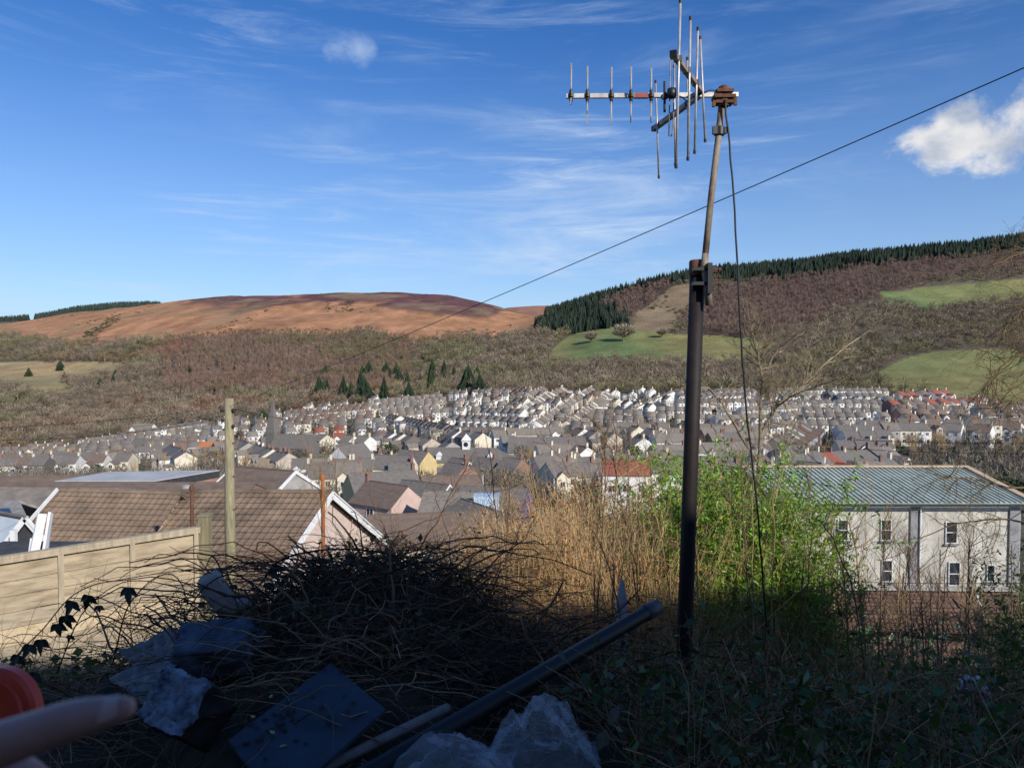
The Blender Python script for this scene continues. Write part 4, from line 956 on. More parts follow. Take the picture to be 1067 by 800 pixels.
for k in range(nrib):
    x=el0.x+.33*k+.1; a=Vector((x,YB-.45,el.z-.1))
    t=1.0 if x<rr_.x else max(0.02,(ee.x-x)/(ee.x-rr_.x))
    b=Vector((x,YB-.45+(depth/2+.45)*t,el.z-.1+(rise_+.1)*t)); m.beam(a-o+Vector((0,0,.03)),b-o+Vector((0,0,.03)),.055,.07)
for k in range(36):
    y=YB+.2+k*.36; 
    if y>YB+depth: break
    t=1-abs(y-(YB+depth/2))/(depth/2); a=Vector((ee.x,y,ee.z-.05)); b=Vector((ee.x+(rr_.x-ee.x)*t,y,ee.z-.05+rise_*t)); m.beam(a-o+Vector((0,0,.03)),b-o+Vector((0,0,.03)),.055,.07)
m.build('roof',TEAL,root)
BUFF=mat('buff_ridge_flashing',(.62,.46,.30),(.5,.36,.24),3,.7)
m=MB(); m.beam(rl-o+Vector((0,0,.1)),rr_-o+Vector((0,0,.1)),.42,.09); m.build('ridge_cap',BUFF,root)
m=MB(); m.beam(rr_-o+Vector((0,0,.1)),ee+ovh-o+Vector((0,0,.1)),.42,.09); m.build('hip_cap',BUFF,root)
m=MB(); m.beam(rr_-o+Vector((0,0,.1)),ee+back-o+Vector((0,0,.1)),.42,.09); m.build('hip_cap',BUFF,root)
m=MB(); m.beam(el0+ovh-o+Vector((0,-.06,-.14)),ee+ovh-o+Vector((0,-.06,-.14)),.13,.15); m.build('gutter',mat('dark_gutter',(.05,.06,.065)),root)
m=MB(); wt=el.z-.16; wb=P(900,612,YB).z-1; cx=(el0.x+er.x)/2; m.box(Vector((cx,YB+depth/2,(wt+wb)/2))-o,(er.x-el0.x,depth,wt-wb)); m.build('wall',REND,root)
m=MB(); m.box(Vector((cx,YB-.02,wt-.22))-o,(er.x-el0.x+.02,.06,.44)); m.build('eaves_band',mat('pale_blue_grey_paint',(.55,.58,.62),(.45,.48,.5)),root)
for px in(953,1056): m=MB(); q=P(px,560,YB); m.box(Vector((q.x,YB-.06,(wt+wb)/2))-o,(.62,.12,wt-wb-.3)); m.build('pilaster',mat('dark_grey_stained_render',(.33,.33,.34),(.2,.2,.21),1,.9),root)
m=MB(); q=P(957,560,YB); m.tube([Vector((q.x,YB-.2,wt))-o,Vector((q.x,YB-.2,wb))-o],.05,8); m.build('downpipe',M_WFRAME,root)
def sash(px,py0,py1,wd_):
    a=P(px,py0,YB);b=P(px,py1,YB); h=a.z-b.z; fr=MB(); c=Vector((a.x,YB-.03,(a.z+b.z)/2))-o
    for s in(-1,1): fr.box(c+Vector((s*(wd_/2-.0225),0,0)),(.045,.12,h)); fr.box(c+Vector((0,0,s*(h/2-.03))),(wd_-.09,.11,.04))
    fr.box(c+Vector((0,-.01,0)),(wd_-.09,.09,.035)); pass
    f=fr.build('window',M_WFRAME,root); p_=MB(); p_.box(c+Vector((0,.035,0)),(wd_-.12,.02,h-.1)); p_.build('pane',M_PANE,f)
    s_=MB(); s_.box(c+Vector((0,-.06,-h/2-.05)),(wd_+.16,.2,.09)); s_.build('sill',mat('grey_sill',(.3,.3,.3)),f)
sash(991,543,566,.72); sash(923,541,563,.66); sash(994,585,610,.72); sash(924,583,606,.66); sash(878,541,563,.66); sash(879,583,606,.66); sash(1032,588,606,.5)
m=MB(); a=P(889,607,YB-.1); m.box(a-o,(.5,.1,.35)); m.build('wall_box',M_WFRAME,root)
# red tiled lean-to terraces below it
BR=brick_mat('red_lattice_brick',(.20,.105,.07),(.15,.08,.055),(.07,.05,.04),bw=.32,bh=.26,mort=.04)
a=P(840,613,YB-.6); b=P(1075,615,YB-.6); root=empty('brick_retaining_wall',(a.x,a.y,P(900,662,42).z)); o=root.location; tag(root,'red brick lattice retaining wall directly under the grey rendered building','wall')
c=P(1075,662,YB-2.2); d=P(840,655,YB-2.2)
m=MB(); q=rel(d,c,Vector((c.x,b.y,b.z)),Vector((d.x,a.y,a.z))); m.slab(q,.3); m.build('brickwork',BR,root)
m=MB(); up=(q[3]-q[0]); ax=(q[1]-q[0]); nn=ax.cross(up).normalized()
for k in range(48): t=k/47; m.beam(q[0]+ax*t+nn*.05,q[3]+ax*t+nn*.05,.09,.08)
for k in range(11): t=k/10; m.beam(q[0]+up*t+nn*.09,q[1]+up*t+nn*.09,.05,.05)
m.build('lattice',mat('dark_lattice',(.075,.045,.035)),root)
m=MB(); m.beam(q[3]+nn*.02+Vector((0,0,.06)),q[2]+nn*.02+Vector((0,0,.06)),.5,.12); m.build('coping',mat('pale_coping',(.5,.47,.42)),root)
m=MB(); e=P(1018,617,YB-2)-o; m.tube([e,e+Vector((0,-.1,-.5)),e+Vector((.25,-.1,-.9))],.07,8); m.build('white_waste_pipe',M_WFRAME,root)
a=P(880,655,38); b=P(1030,688,36); root=empty('lower_brick_terrace',(a.x,38,P(900,705,38).z)); o=root.location; tag(root,'lower red brick terrace wall above the shaded garden','wall')
q=rel(P(890,700,35.5),P(1000,708,35.5),P(1005,668,37.5),P(890,662,37.5)); m=MB(); m.slab(q,.3); m.build('brickwork',BR,root)
up=(q[3]-q[0]); ax=(q[1]-q[0]); nn=ax.cross(up).normalized(); m=MB()
for k in range(22): t=k/21; m.beam(q[0]+ax*t+nn*.05,q[3]+ax*t+nn*.05,.07,.08)
m.build('lattice',mat('dark_lattice',(.1,.07,.06)),root)
m=MB(); m.beam(q[0]+nn*.1,q[1]+nn*.1,.3,.28); m.build('coping',mat('pale_coping',(.5,.47,.42)),root)
# pale garden steps / path lower right
root=empty('garden_steps',P(1045,720,24)); tag(root,'pale stone garden steps going down at the lower right','steps'); st=mat('pale_step_stone',(.34,.33,.31),(.22,.21,.2),4,.9,.3,20)
for k in range(7): m=MB(); m.box((.1+k*.12,k*.42-1.2,-.1+.0*k-k*.18),(1.5,.4,.2)); m.build('step',st,root)
# ------------------------------------------------------------------ TV aerial mast
Tm=P(727,273,5); Bm=P(712,705,5); root=empty('aerial_mast',Vector((Bm.x-.02,5,-2.6))); o=root.location; tag(root,'dark rusty steel mast leaning slightly with a thinner pole clamped on top','mast')
m=MB(); m.tube([Vector((0,0,-.3)),Bm-o,Bm.lerp(Tm,.5)-o,Tm-o],[.053,.053,.051,.05],16); m.build('lower_tube',M_BLACKPIPE,root,True)
m=MB(); m.lathe([(.056,-.09),(.058,-.085),(.058,-.0),(.05,.012),(.04,.004)],Tm-o,16); m.build('socket_collar',M_RUST,root,True)
U=[P(739,318,4.93),P(734,275,4.93),P(741,205,4.95),P(749,140,4.98),P(753.5,92,5.0)]
m=MB(); m.tube([q-o for q in U[1:]],[.0225,.022,.022,.022],12); m.tube([U[0]-o,U[1]-o,U[1].lerp(U[2],.15)-o],[.026,.026,.0225],12); m.build('upper_tube',M_GALV,root,True)
m=MB(); 
for zz in(281,296): c=P(733,zz,4.95)-o; m.box(c,(.15,.1,.022)); m.box(c+Vector((.045,-.045,0)),(.06,.02,.045))
m.box(P(739,290,4.9)-o,(.03,.05,.2)); m.build('clamp_bracket',M_BLKPLAS,root)
for i,zz in enumerate((281,296,289)): m=MB(); c=P(744,zz,4.9)-o; m.tube([c+Vector((-.03,0,0)),c+Vector((.04,0,0))],.008,6); m.tube([c+Vector((.03,0,0)),c+Vector((.045,0,0))],.014,6); m.build('clamp_bolt',M_RUST,root)
c=P(749.5,137,4.98)-o; m=MB(); m.lathe([(.028,-.03),(.036,-.025),(.036,.025),(.028,.03)],c,12); m.box(c+Vector((-.035,-.02,0)),(.03,.03,.05)); m.box(c+Vector((.035,-.02,0)),(.02,.03,.04)); m.build('cable_clip',M_BLKPLAS,root,False)
# ---- the aerial itself
hub=P(732,97,5.0); root=empty('television_aerial',P(753,99,5)); o=root.location; tag(root,'old television aerial with horizontal boom and V shaped rod reflector','aerial')
m=MB(); m.beam(P(590,100.5,4.97)-o,P(769,99,4.97)-o,.024,.028); m.build('boom',M_ALU,root)
m=MB(); m.beam(P(661,100,4.97)-o,P(675,100,4.97)-o,.028,.032); m.build('red_tape',mat('faded_red_tape',(.36,.1,.09),None,20,.6),root)
m=MB(); c=P(754,102,4.985)-o; m.box(c,(.14,.09,.022)); m.box(c+Vector((0,0,.035)),(.11,.1,.02)); m.box(c+Vector((0,0,-.035)),(.12,.08,.02)); m.lathe([(.036,-.06),(.04,-.05),(.034,.07),(.02,.08)],c,10)
m.beam(c+Vector((-.07,-.03,-.03)),c+Vector((-.075,-.03,-.07)),.02,.02,up=(0,1,0)); m.beam(c+Vector((.065,-.03,-.01)),c+Vector((.07,-.03,-.06)),.02,.02,up=(0,1,0)); m.build('mast_clamp',M_RUST,root)
def rodpart(x0,y0,d0,x1,y1,d1,r=.0072,cap=True,nm='reflector_rod'):
    a=P(x0,y0,d0)-o; b=P(x1,y1,d1)-o; m=MB(); m.tube([a,b],r,8); ob=m.build(nm,M_ALU,root,True)
    if cap:
        m=MB(); u=(b-a).normalized(); m.tube([a-u*.008,a+u*.014],r*1.35,8); m.build('end_cap',M_BLKPLAS,ob); m=MB(); m.tube([b+u*.008,b-u*.014],r*1.35,8); m.build('end_cap',M_BLKPLAS,ob)
na,fa=P(702,57,4.25),P(682,134,5.75)
M_ARM=mat('weathered_aluminium_arm',(.42,.38,.34),(.22,.17,.15),14,.6,metal=.4)
m=MB(); m.beam(hub-o,na-o,.03,.03); m.build('reflector_arm',M_ARM,root); m=MB(); m.beam(hub-o+Vector((0,.01,0)),fa-o,.034,.034); m.build('reflector_arm',M_ARM,root)
for q in(na,fa): m=MB(); d=(q-hub).normalized(); m.beam(q-o-d*.012,q-o+d*.02,.038,.038); m.build('arm_plug',M_BLKPLAS,root)
for (x0,y0,x1,y1,t) in [(709,1,704.5,174,.88),(719.5,19,716.8,166,.6),(727.3,30,723.8,159,.28)]:
    dd=5+(4.25-5)*t; rodpart(x0,y0,dd-.02,x1,y1,dd-.02); c=hub.lerp(na,t)-o; m=MB(); m.box(c+Vector((0,-.012,0)),(.04,.03,.034)); m.build('rod_clip',M_BLKPLAS,root)
for (x0,y0,x1,y1,t) in [(683.2,85,686.5,185,.88),(702.5,69,703.6,172,.62),(716.2,61,717.2,160,.3)]:
    dd=5+(5.75-5)*t; rodpart(x0,y0,dd-.025,x1,y1,dd-.025,.0068); c=hub.lerp(fa,t)-o; m=MB(); m.box(c+Vector((0,-.012,0)),(.036,.03,.034)); m.build('rod_clip',M_BLKPLAS,root)
rodpart(729.6,39,4.93,734.8,147,4.93)
for i,x in enumerate((595,612,637,657.5,678.5)):
    h0=(66,69,70,70,71)[i]; h1=(109,129,129,128,128)[i]
    for s in(-1,1):
        c=P(x,100,4.97)-o; a=P(x+s*.6,h0,4.97+s*.05)-o; b=P(x-s*.5,h1,4.97-s*.05)-o; m=MB(); m.tube([a,c,b],[.0028,.0052,.0028],5); m.build('director_blade',M_ALU,root)
    m=MB(); m.lathe([(.004,-.058),(.012,-.03),(.014,-.012),(.022,-.01),(.022,.012),(.014,.014),(.012,.03),(.004,.055)],P(x,100,4.965)-o,8); m.build('director_clip',M_BLKPLAS,root)
m=MB(); a=P(692.5,85,4.96)-o; b=P(692.5,117,4.96)-o; m.tube([a,b],.0085,8); m.box((a+b)/2,(.035,.03,.03)); m.build('short_dipole',M_BLKPLAS,root)
m=MB(); c=P(700,97.5,4.93)-o; m.lathe([(.012,-.035),(.028,-.028),(.033,0),(.028,.03),(.012,.036)],c,12); m.build('balun_box',M_BLKPLAS,root,True)
m=MB()
a=P(698.5,62,4.94)-o; b=P(697,142,4.94)-o; w_=Vector((.028,0,0)); m.tube([a,a+w_*.9,a+w_+Vector((0,0,-.06)),(a+w_).lerp(b+w_,.9),b+w_*.6,b,b.lerp(a,.5),a],.0045,6); m.build('folded_dipole',M_ARM,root,True)
m=MB(); m.tube([P(702,99,4.92)-o,P(710,101,4.92)-o,P(716,106,4.93)-o,P(726,99,4.95)-o,P(740,94,4.95)-o,P(752,95,4.95)-o],.004,6); m.build('feed_lead',M_BLKPLAS,root,True)
cb=[(755.5,104),(757,125),(760,150),(764,200),(768,262),(770.5,320),(773,372),(779,440),(788,520),(794,590),(798,650),(797,700),(800,760),(812,810)]
m=MB(); pts=[P(x,y,4.94+.004*i*i*.3) for i,(x,y) in enumerate(cb)]; o2=pts[0]
pp=[]
for i in range(len(pts)-1):
    for t in (0,.33,.66): pp.append(pts[i].lerp(pts[i+1],t)+Vector((rnd.uniform(-1,1)*.003,0,0)))
pp.append(pts[-1]); m.tube([q-o2 for q in pp],.0065,6); ob=m.build('aerial_cable',M_BLKPLAS,smooth=True,loc=o2); tag(ob,'black aerial cable hanging loose beside the mast down to the undergrowth','cable')
# ------------------------------------------------------------------ unseen terrace added behind the camera, placed and sized to shade the foreground
hx,hy=4.2,-6.9; root=empty('added_shade_terrace',(hx,hy,-1.5),R(12.8)); tag(root,'unseen terrace added behind the viewpoint to shade the garden','house')
g=house_geo(30,8.4,5.05,2.5,None,'both'); g['wall'].build('wall',WALLS['beige'],root); rf=g['roof'].build('roof',ROOFS['slate'],root)
for c in g['chimney']: c.build('chimney',[M_CHIM,M_POT],rf)
for k in range(7):
    for zz in(1.5,4.0): mm=window_geo((-15+k*5,4.2,zz),1.3,1.3,'y',1); mm.build('window',[M_WFRAME,M_PANE],root)
# ------------------------------------------------------------------ heap of earth and cuttings
def crest(x): return np.interp(x,[-6,-3.6,-2.9,-2.4,-1.75,-1.3,-.9,-.5,-.1,.3,.9,2,4,8],[-2.9,-2.6,-2.25,-1.9,-1.58,-1.42,-1.38,-1.46,-1.72,-1.98,-2.2,-2.5,-2.8,-3.0])
def heap(x,y):
    c=crest(x); yc=4.4
    z=np.where(y<yc,c-.24*(yc-y)-.03*(yc-y)**2,c-.18*(y-yc)-.42*(y-yc)**2*.6)
    z=z+(fbm(x*1.7+5,y*1.7,4,61)-.47)*.46
    edge=np.clip((1.9-y)/1.2,0,1); return z*(1-edge)+(-1.75)*edge
hx_=np.linspace(-5.5,7,170); hy_=np.linspace(.8,7.2,110); HX,HY=np.meshgrid(hx_,hy_); HZ=heap(HX,HY)
idx=np.arange(HX.size).reshape(HX.shape); Qh=np.stack([idx[:-1,:-1],idx[:-1,1:],idx[1:,1:],idx[1:,:-1]],-1).reshape(-1,4)
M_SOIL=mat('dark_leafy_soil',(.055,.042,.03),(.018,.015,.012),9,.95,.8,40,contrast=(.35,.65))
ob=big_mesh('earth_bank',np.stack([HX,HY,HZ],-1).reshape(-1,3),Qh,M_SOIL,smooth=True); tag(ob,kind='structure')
def gz(x,y): return np.maximum(heap(x,y),terr(x,y)) if True else 0
def gzz(x,y):
    h=heap(np.asarray(x,float),np.asarray(y,float)); t=terr(x,y); ok=(np.asarray(x)>-5.5)&(np.asarray(x)<7)&(np.asarray(y)>.8)&(np.asarray(y)<7.2)
    return np.where(ok,np.maximum(h,t),t)
# ------------------------------------------------------------------ stem helpers
def arcs(n,base,dirs,length,lift,k=9,wob=.03,droop=1.0):
    """arching canes : start base, run along dirs, rise then droop"""
    t=np.linspace(0,1,k)[None,:,None]
    L_=length[:,None,None]; p=base[:,None,:]+dirs[:,None,:]*t*L_
    p=p+np.array([0,0,1.])*(lift[:,None,None]*(4*t*(1-t)*.5+t*(1-droop)))
    nz=np.cumsum(rs.normal(size=(n,k,3))*wob,axis=1); nz[:,0]=0
    return p+nz*L_**.5
def taper(n,k,r): return r[:,None]*np.linspace(1,.45,k)[None,:]
M_STEM=leafmat('dry_stems',(.72,.56,.34),.75,spec=.25); M_LEAF=leafmat('leaves',(.12,.17,.05),.42,.25,spec=.45); M_BARK=mat('bramble_bark',(.10,.06,.045),(.05,.03,.025),20,.7,.2,80,tint=True)
M_DRYLEAF=leafmat('dead_leaves',(.22,.14,.08),.8,.15)
# ---- tangle of dead bramble cuttings on the heap
C1=Cloud()
n=1500
x=rs.normal(-.65,.85,n)+.0; x=np.clip(x,-2.3,1.6); y=rs.uniform(3.5,5.3,n); dead=rs.rand(n)<.45
z=gzz(x,y); a=rs.uniform(0,6.283,n); el=rs.uniform(-.1,.32,n)
dr=np.stack([np.cos(a)*np.cos(el),np.sin(a)*np.cos(el)*.6,np.sin(el)],-1)
ln=rs.uniform(.3,1.1,n); lift=rs.uniform(.0,.30,n)
Pp=arcs(n,np.stack([x,y,z-.03],-1),dr,ln,lift,8,.022,1.3)
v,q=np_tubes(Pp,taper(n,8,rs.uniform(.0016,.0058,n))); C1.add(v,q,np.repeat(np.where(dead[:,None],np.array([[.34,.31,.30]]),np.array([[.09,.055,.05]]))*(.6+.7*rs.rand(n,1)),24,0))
# long arching live brambles
n=430
x=rs.uniform(-1.9,1.3,n); y=rs.uniform(3.9,5.2,n); z=gzz(x,y); a=rs.uniform(-.5,3.6,n)
dr=np.stack([np.cos(a),np.sin(a)*.5,rs.uniform(.0,.35,n)],-1); ln=rs.uniform(.5,1.3,n)
Pp=arcs(n,np.stack([x,y,z],-1),dr,ln,rs.uniform(.1,.45,n),12,.02,1.5)
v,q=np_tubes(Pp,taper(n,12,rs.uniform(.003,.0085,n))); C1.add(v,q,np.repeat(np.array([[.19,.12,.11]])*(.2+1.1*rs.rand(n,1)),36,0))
# fine twigs everywhere above crest
n=2600
x=np.clip(rs.normal(-.45,.85,n),-2.1,1.9); y=rs.uniform(3.7,5.4,n); z=gzz(x,y)+rs.uniform(0,.22,n)*np.exp(-((x+.6)/1.1)**2); d=rs.normal(size=(n,3)); d[:,2]=np.abs(d[:,2])*.6; d/=np.linalg.norm(d,axis=1,keepdims=True)
Pp=arcs(n,np.stack([x,y,z],-1),d,rs.uniform(.12,.42,n),rs.uniform(-.03,.08,n),5,.03)
v,q=np_tubes(Pp,taper(n,5,rs.uniform(.0009,.0022,n))); C1.add(v,q,np.repeat(np.array([[.17,.14,.13]])*(.3+1.1*rs.rand(n,1)),15,0))
n=110; x=rs.normal(-.7,.9,n); y=rs.uniform(3.6,4.9,n); z=gzz(x,y); a=rs.uniform(0,6.28,n); dr=np.stack([np.cos(a),np.sin(a)*.4,rs.uniform(.1,.9,n)],-1); dr/=np.linalg.norm(dr,axis=1,keepdims=True)
Pp=arcs(n,np.stack([x,y,z-.05],-1),dr,rs.uniform(.25,.7,n),rs.uniform(-.02,.08,n),7,.035,1.0); v,q=np_tubes(Pp,taper(n,7,rs.uniform(.005,.012,n)),5); C1.add(v,q,np.repeat(np.array([[.30,.24,.22]])*(.2+1.2*rs.rand(n,1)),35,0))
n=130; x=rs.uniform(-2.6,-.4,n); y=rs.uniform(2.9,3.9,n); z=gzz(x,y)+rs.uniform(.05,.3,n); a=rs.uniform(-.6,3.7,n); dr=np.stack([np.cos(a),np.sin(a)*.4,rs.uniform(-.2,.3,n)],-1)
Pp=arcs(n,np.stack([x,y,z],-1),dr,rs.uniform(.3,.9,n),rs.uniform(.0,.2,n),10,.025,1.6); v,q=np_tubes(Pp,taper(n,10,rs.uniform(.0015,.005,n))); C1.add(v,q,np.repeat(np.array([[.42,.34,.31]])*(.3+1.0*rs.rand(n,1)),30,0))
# lower foreground litter
n=1300
x=rs.uniform(-3.2,4.4,n); y=rs.uniform(2.3,3.9,n); z=gzz(x,y)+rs.uniform(0,.05,n); d=rs.normal(size=(n,3)); d[:,2]*=.22; d/=np.linalg.norm(d,axis=1,keepdims=True)
keepm=~((x>-1.5)&(x<.55)&(y<3.3)&(rs.rand(n)<.8))
Pp=arcs(n,np.stack([x,y,z],-1),d,rs.uniform(.12,.7,n),rs.uniform(0,.07,n),6,.02)[keepm]; nk=int(keepm.sum())
v,q=np_tubes(Pp,taper(nk,6,rs.uniform(.001,.0035,nk))); C1.add(v,q,np.repeat(np.array([[.30,.25,.22]])*(.3+1.1*rs.rand(nk,1)),18,0))
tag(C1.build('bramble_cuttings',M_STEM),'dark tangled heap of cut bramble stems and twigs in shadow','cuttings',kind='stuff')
nl_=1500; lx=rs.normal(-.6,.9,nl_); ly=rs.uniform(3.7,5.2,nl_); lz=gzz(lx,ly)+rs.uniform(.02,.3,nl_)*np.exp(-((lx+.6)/1.3)**2)
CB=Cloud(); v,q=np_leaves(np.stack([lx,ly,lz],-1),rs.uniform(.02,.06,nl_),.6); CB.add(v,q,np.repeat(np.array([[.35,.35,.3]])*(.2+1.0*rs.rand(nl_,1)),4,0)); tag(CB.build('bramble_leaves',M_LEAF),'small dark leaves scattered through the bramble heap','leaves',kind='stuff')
# leaf litter
C2=Cloud(); n=2600; x=rs.uniform(-3.6,5,n); y=rs.uniform(2.2,5.8,n); z=gzz(x,y)+.012
v,q=np_leaves(np.stack([x,y,z],-1),rs.uniform(.02,.05,n),.6,(0,0,.3,.3)); C2.add(v,q,np.repeat(np.array([[.5,.4,.3]])*(.4+.9*rs.rand(n,1)),4,0))
tag(C2.build('leaf_litter',M_DRYLEAF),'dead leaves scattered on the shaded bank','litter',kind='stuff')
# ------------------------------------------------------------------ thicket of dry straw coloured canes
def bushy(C,xa,xb,ya,yb,n,h0,h1,r0,r1,tint,var,lean=.12,k=7,twigs=5,tw_len=(.12,.4),top=None,leaf=0,leafsize=(.03,.06),leafC=None,leaft=None,tilt=(0,0),asp=.36,seedp=0):
    x=rs.uniform(xa,xb,n); y=rs.uniform(ya,yb,n); z=gzz(x,y); h=rs.uniform(h0,h1,n)
    if top is not None:
        px,_=proj(x,y,z); ty=np.interp(px,*top); zt=np.array([P(533.5,b,yy).z for b,yy in zip(ty,y)]); h=(zt-z)*rs.uniform(.45,1.0,n)**.7
        ok=h>.2; x,y,z,h=x[ok],y[ok],z[ok],h[ok]; n=len(x)
    t=np.linspace(0,1,k)[None,:,None]; ld=rs.normal(size=(n,1,3))*lean; ld[:,:,0]+=tilt[0]; ld[:,:,2]=0
    p=np.stack([x,y,z],-1)[:,None,:]+np.array([0,0,1.])*t*h[:,None,None]+ld*(t**1.6)*h[:,None,None]
    nz=np.cumsum(rs.normal(size=(n,k,3))*.018,axis=1); nz[:,0]=0; p=p+nz
    pn=fbm(x*1.3+seedp,y*1.3+h*.5,3,88); col=np.array([tint])*(1+1.6*(pn[:,None]-.45))*np.where(rs.rand(n,1)<.22,np.array([[.62,.66,.78]]),1.)*(1+var*rs.normal(size=(n,1)))*(1+.06*rs.normal(size=(n,3))); col=np.clip(col,.05,3)
    v,q=np_tubes(p,taper(n,k,rs.uniform(r0,r1,n))); C.add(v,q,np.repeat(col,k*3,0))
    if twigs:
        m_=n*twigs; i=rs.randint(0,n,m_); tt=rs.uniform(.25,1,m_); fi=tt*(k-1); a=np.minimum(fi.astype(int),k-2); f=(fi-a)[:,None]
        b=p[i,a]*(1-f)+p[i,a+1]*f; d=rs.normal(size=(m_,3)); d[:,2]=np.abs(d[:,2])*1.2+.25; d/=np.linalg.norm(d,axis=1,keepdims=True)
        tp=arcs(m_,b,d,rs.uniform(*tw_len,m_),rs.uniform(-.03,.05,m_),4,.02); v,q=np_tubes(tp,taper(m_,4,rs.uniform(r0*.4,r0*.8,m_))); C.add(v,q,np.repeat(col[i]*.95,12,0))
        if leaf:
            m2=n*leaf; j=rs.randint(0,m_,m2); c=tp[j,rs.randint(1,4,m2)]+rs.normal(size=(m2,3))*.02
            v,q=np_leaves(c,rs.uniform(*leafsize,m2),asp,(0,0,-.2,.2)); lt=np.array([leaft or (1,1,1)])*(.45+.95*rs.rand(m2,1))*(1+.1*rs.normal(size=(m2,3))); leafC.add(v,q,np.repeat(np.clip(lt,.05,3),4,0))
C3=Cloud(); CL=Cloud()
topc=([430,470,500,530,560,590,620,650,680,720,760],[600,570,552,522,528,505,520,498,515,520,540])
bushy(C3,-.7,1.75,7.3,10.5,2300,1,2,.0026,.005,(1,.9,.72),.28,.16,7,7,top=topc,leaf=9,leafsize=(.03,.07),leafC=CL,leaft=(1.9,1.5,1.0),tilt=(-.02,0))
bushy(C3,-.5,1.7,6.5,7.6,380,.8,1.6,.002,.004,(.85,.68,.5),.3,.22,7,6,(.1,.3),top=([430,480,540,600,700,760],[640,600,572,560,556,560]))
# few taller wisps above the thicket
bushy(C3,.2,1.7,7.6,9,60,2,2.9,.002,.0035,(1,.85,.6),.2,.2,8,8,top=([430,500,560,620,700,760],[520,495,455,452,455,470]))
o1=C3.build('dry_canes',M_STEM); tag(o1,'thicket of straw coloured dry canes in sunlight below the town','canes',kind='stuff')
tag(CL.build('dead_cane_leaves',M_DRYLEAF),'withered tan leaves hanging among the dry canes','dead leaves',kind='stuff')
# ------------------------------------------------------------------ green bamboo-like shrub
G=Cloud(); GL=Cloud()
topg=([650,672,695,730,770,810,840,862,885],[600,515,482,470,470,490,520,565,640])
bushy(G,1.45,3.35,7.6,9.8,560,1,2,.003,.006,(.7,.75,.35),.2,.12,8,8,(.15,.45),top=topg,leaf=200,leafsize=(.035,.085),leafC=GL,leaft=(1.75,2.15,.85),asp=.28)
root=empty('green_shrub',(2.4,8.4,float(terr(2.4,8.4)))); tag(root,'tall bright green leafy shrub behind and right of the mast','shrub')
for ob,nm in ((G.build('stems',M_STEM),'stems'),(GL.build('foliage',M_LEAF),'foliage')): ob.parent=root; ob.matrix_parent_inverse=Matrix.Translation(-root.location)
# brown canes in front of/around the green shrub
C4=Cloud(); CL4=Cloud()
bushy(C4,1.0,4.6,5.6,7.6,520,.8,1.8,.002,.0045,(.42,.30,.20),.35,.2,7,7,(.1,.35),top=([640,700,760,820,870,920,1000,1100],[600,600,610,615,650,700,710,710]),leaf=5,leafsize=(.03,.06),leafC=CL4,leaft=(.6,.7,.7))
bushy(C4,3.0,7.5,8,13,750,.8,1.6,.003,.006,(.5,.42,.26),.3,.2,7,7,(.15,.4),top=([760,840,890,930,1000,1067,1200],[590,615,665,702,712,712,690]),leaf=7,leafsize=(.03,.09),leafC=CL4,leaft=(.9,1.0,.8))
bushy(C4,.2,7.2,4.0,6.4,1100,.3,.9,.002,.005,(.62,.46,.32),.6,.5,7,6,(.1,.35),top=([480,560,640,720,800,900,985,996,1036,1050,1100],[690,680,672,668,672,690,712,756,756,718,722]),leaf=5,leafsize=(.025,.085),leafC=CL4,leaft=(.6,.8,.6))
bushy(C4,5,20,13,33,1100,.6,1.8,.005,.012,(.5,.44,.26),.3,.2,6,6,(.2,.6),top=([760,880,930,1000,1067,1300],[620,660,706,722,722,700]),leaf=16,leafsize=(.08,.16),leafC=CL4,leaft=(.8,1.0,.6))
n=700; bx=rs.uniform(3.2,13,n); by=rs.uniform(7.5,17,n); bz=gzz(bx,by); aa=rs.uniform(0,6.28,n); dr=np.stack([np.cos(aa),np.sin(aa)*.5,rs.uniform(.1,.8,n)],-1)
Pp=arcs(n,np.stack([bx,by,bz],-1),dr,rs.uniform(.8,2.2,n),rs.uniform(.2,1.1,n),12,.03,1.3); v,q=np_tubes(Pp,taper(n,12,rs.uniform(.004,.011,n))); C4.add(v,q,np.repeat(np.array([[.46,.37,.30]])*(.3+1.1*rs.rand(n,1)),36,0))
ii=rs.randint(0,n,5200); pp_=Pp[ii,rs.randint(2,12,5200)]+rs.normal(size=(5200,3))*.05; v,q=np_leaves(pp_,rs.uniform(.04,.12,5200),.55); CL4.add(v,q,np.repeat(np.array([[.9,1.15,.7]])*(.3+1.0*rs.rand(5200,1)),4,0))
bushy(C4,.5,5.4,2.5,4.4,1000,.2,.5,.0015,.0045,(.52,.38,.28),.5,.8,6,6,(.08,.25),top=([480,560,640,720,862,870,892,900,985,996,1036,1050,1100],[745,735,722,716,720,752,752,724,728,762,762,730,735]),leaf=8,leafsize=(.02,.08),leafC=CL4,leaft=(.45,.6,.45),asp=.55)
tag(C4.build('undergrowth_stems',M_STEM),'brown scrubby stems filling the shaded lower right bank','undergrowth',kind='stuff')
tag(CL4.build('undergrowth_leaves',M_LEAF),'small dark leaves of brambles and ivy through the lower right undergrowth','undergrowth',kind='stuff')
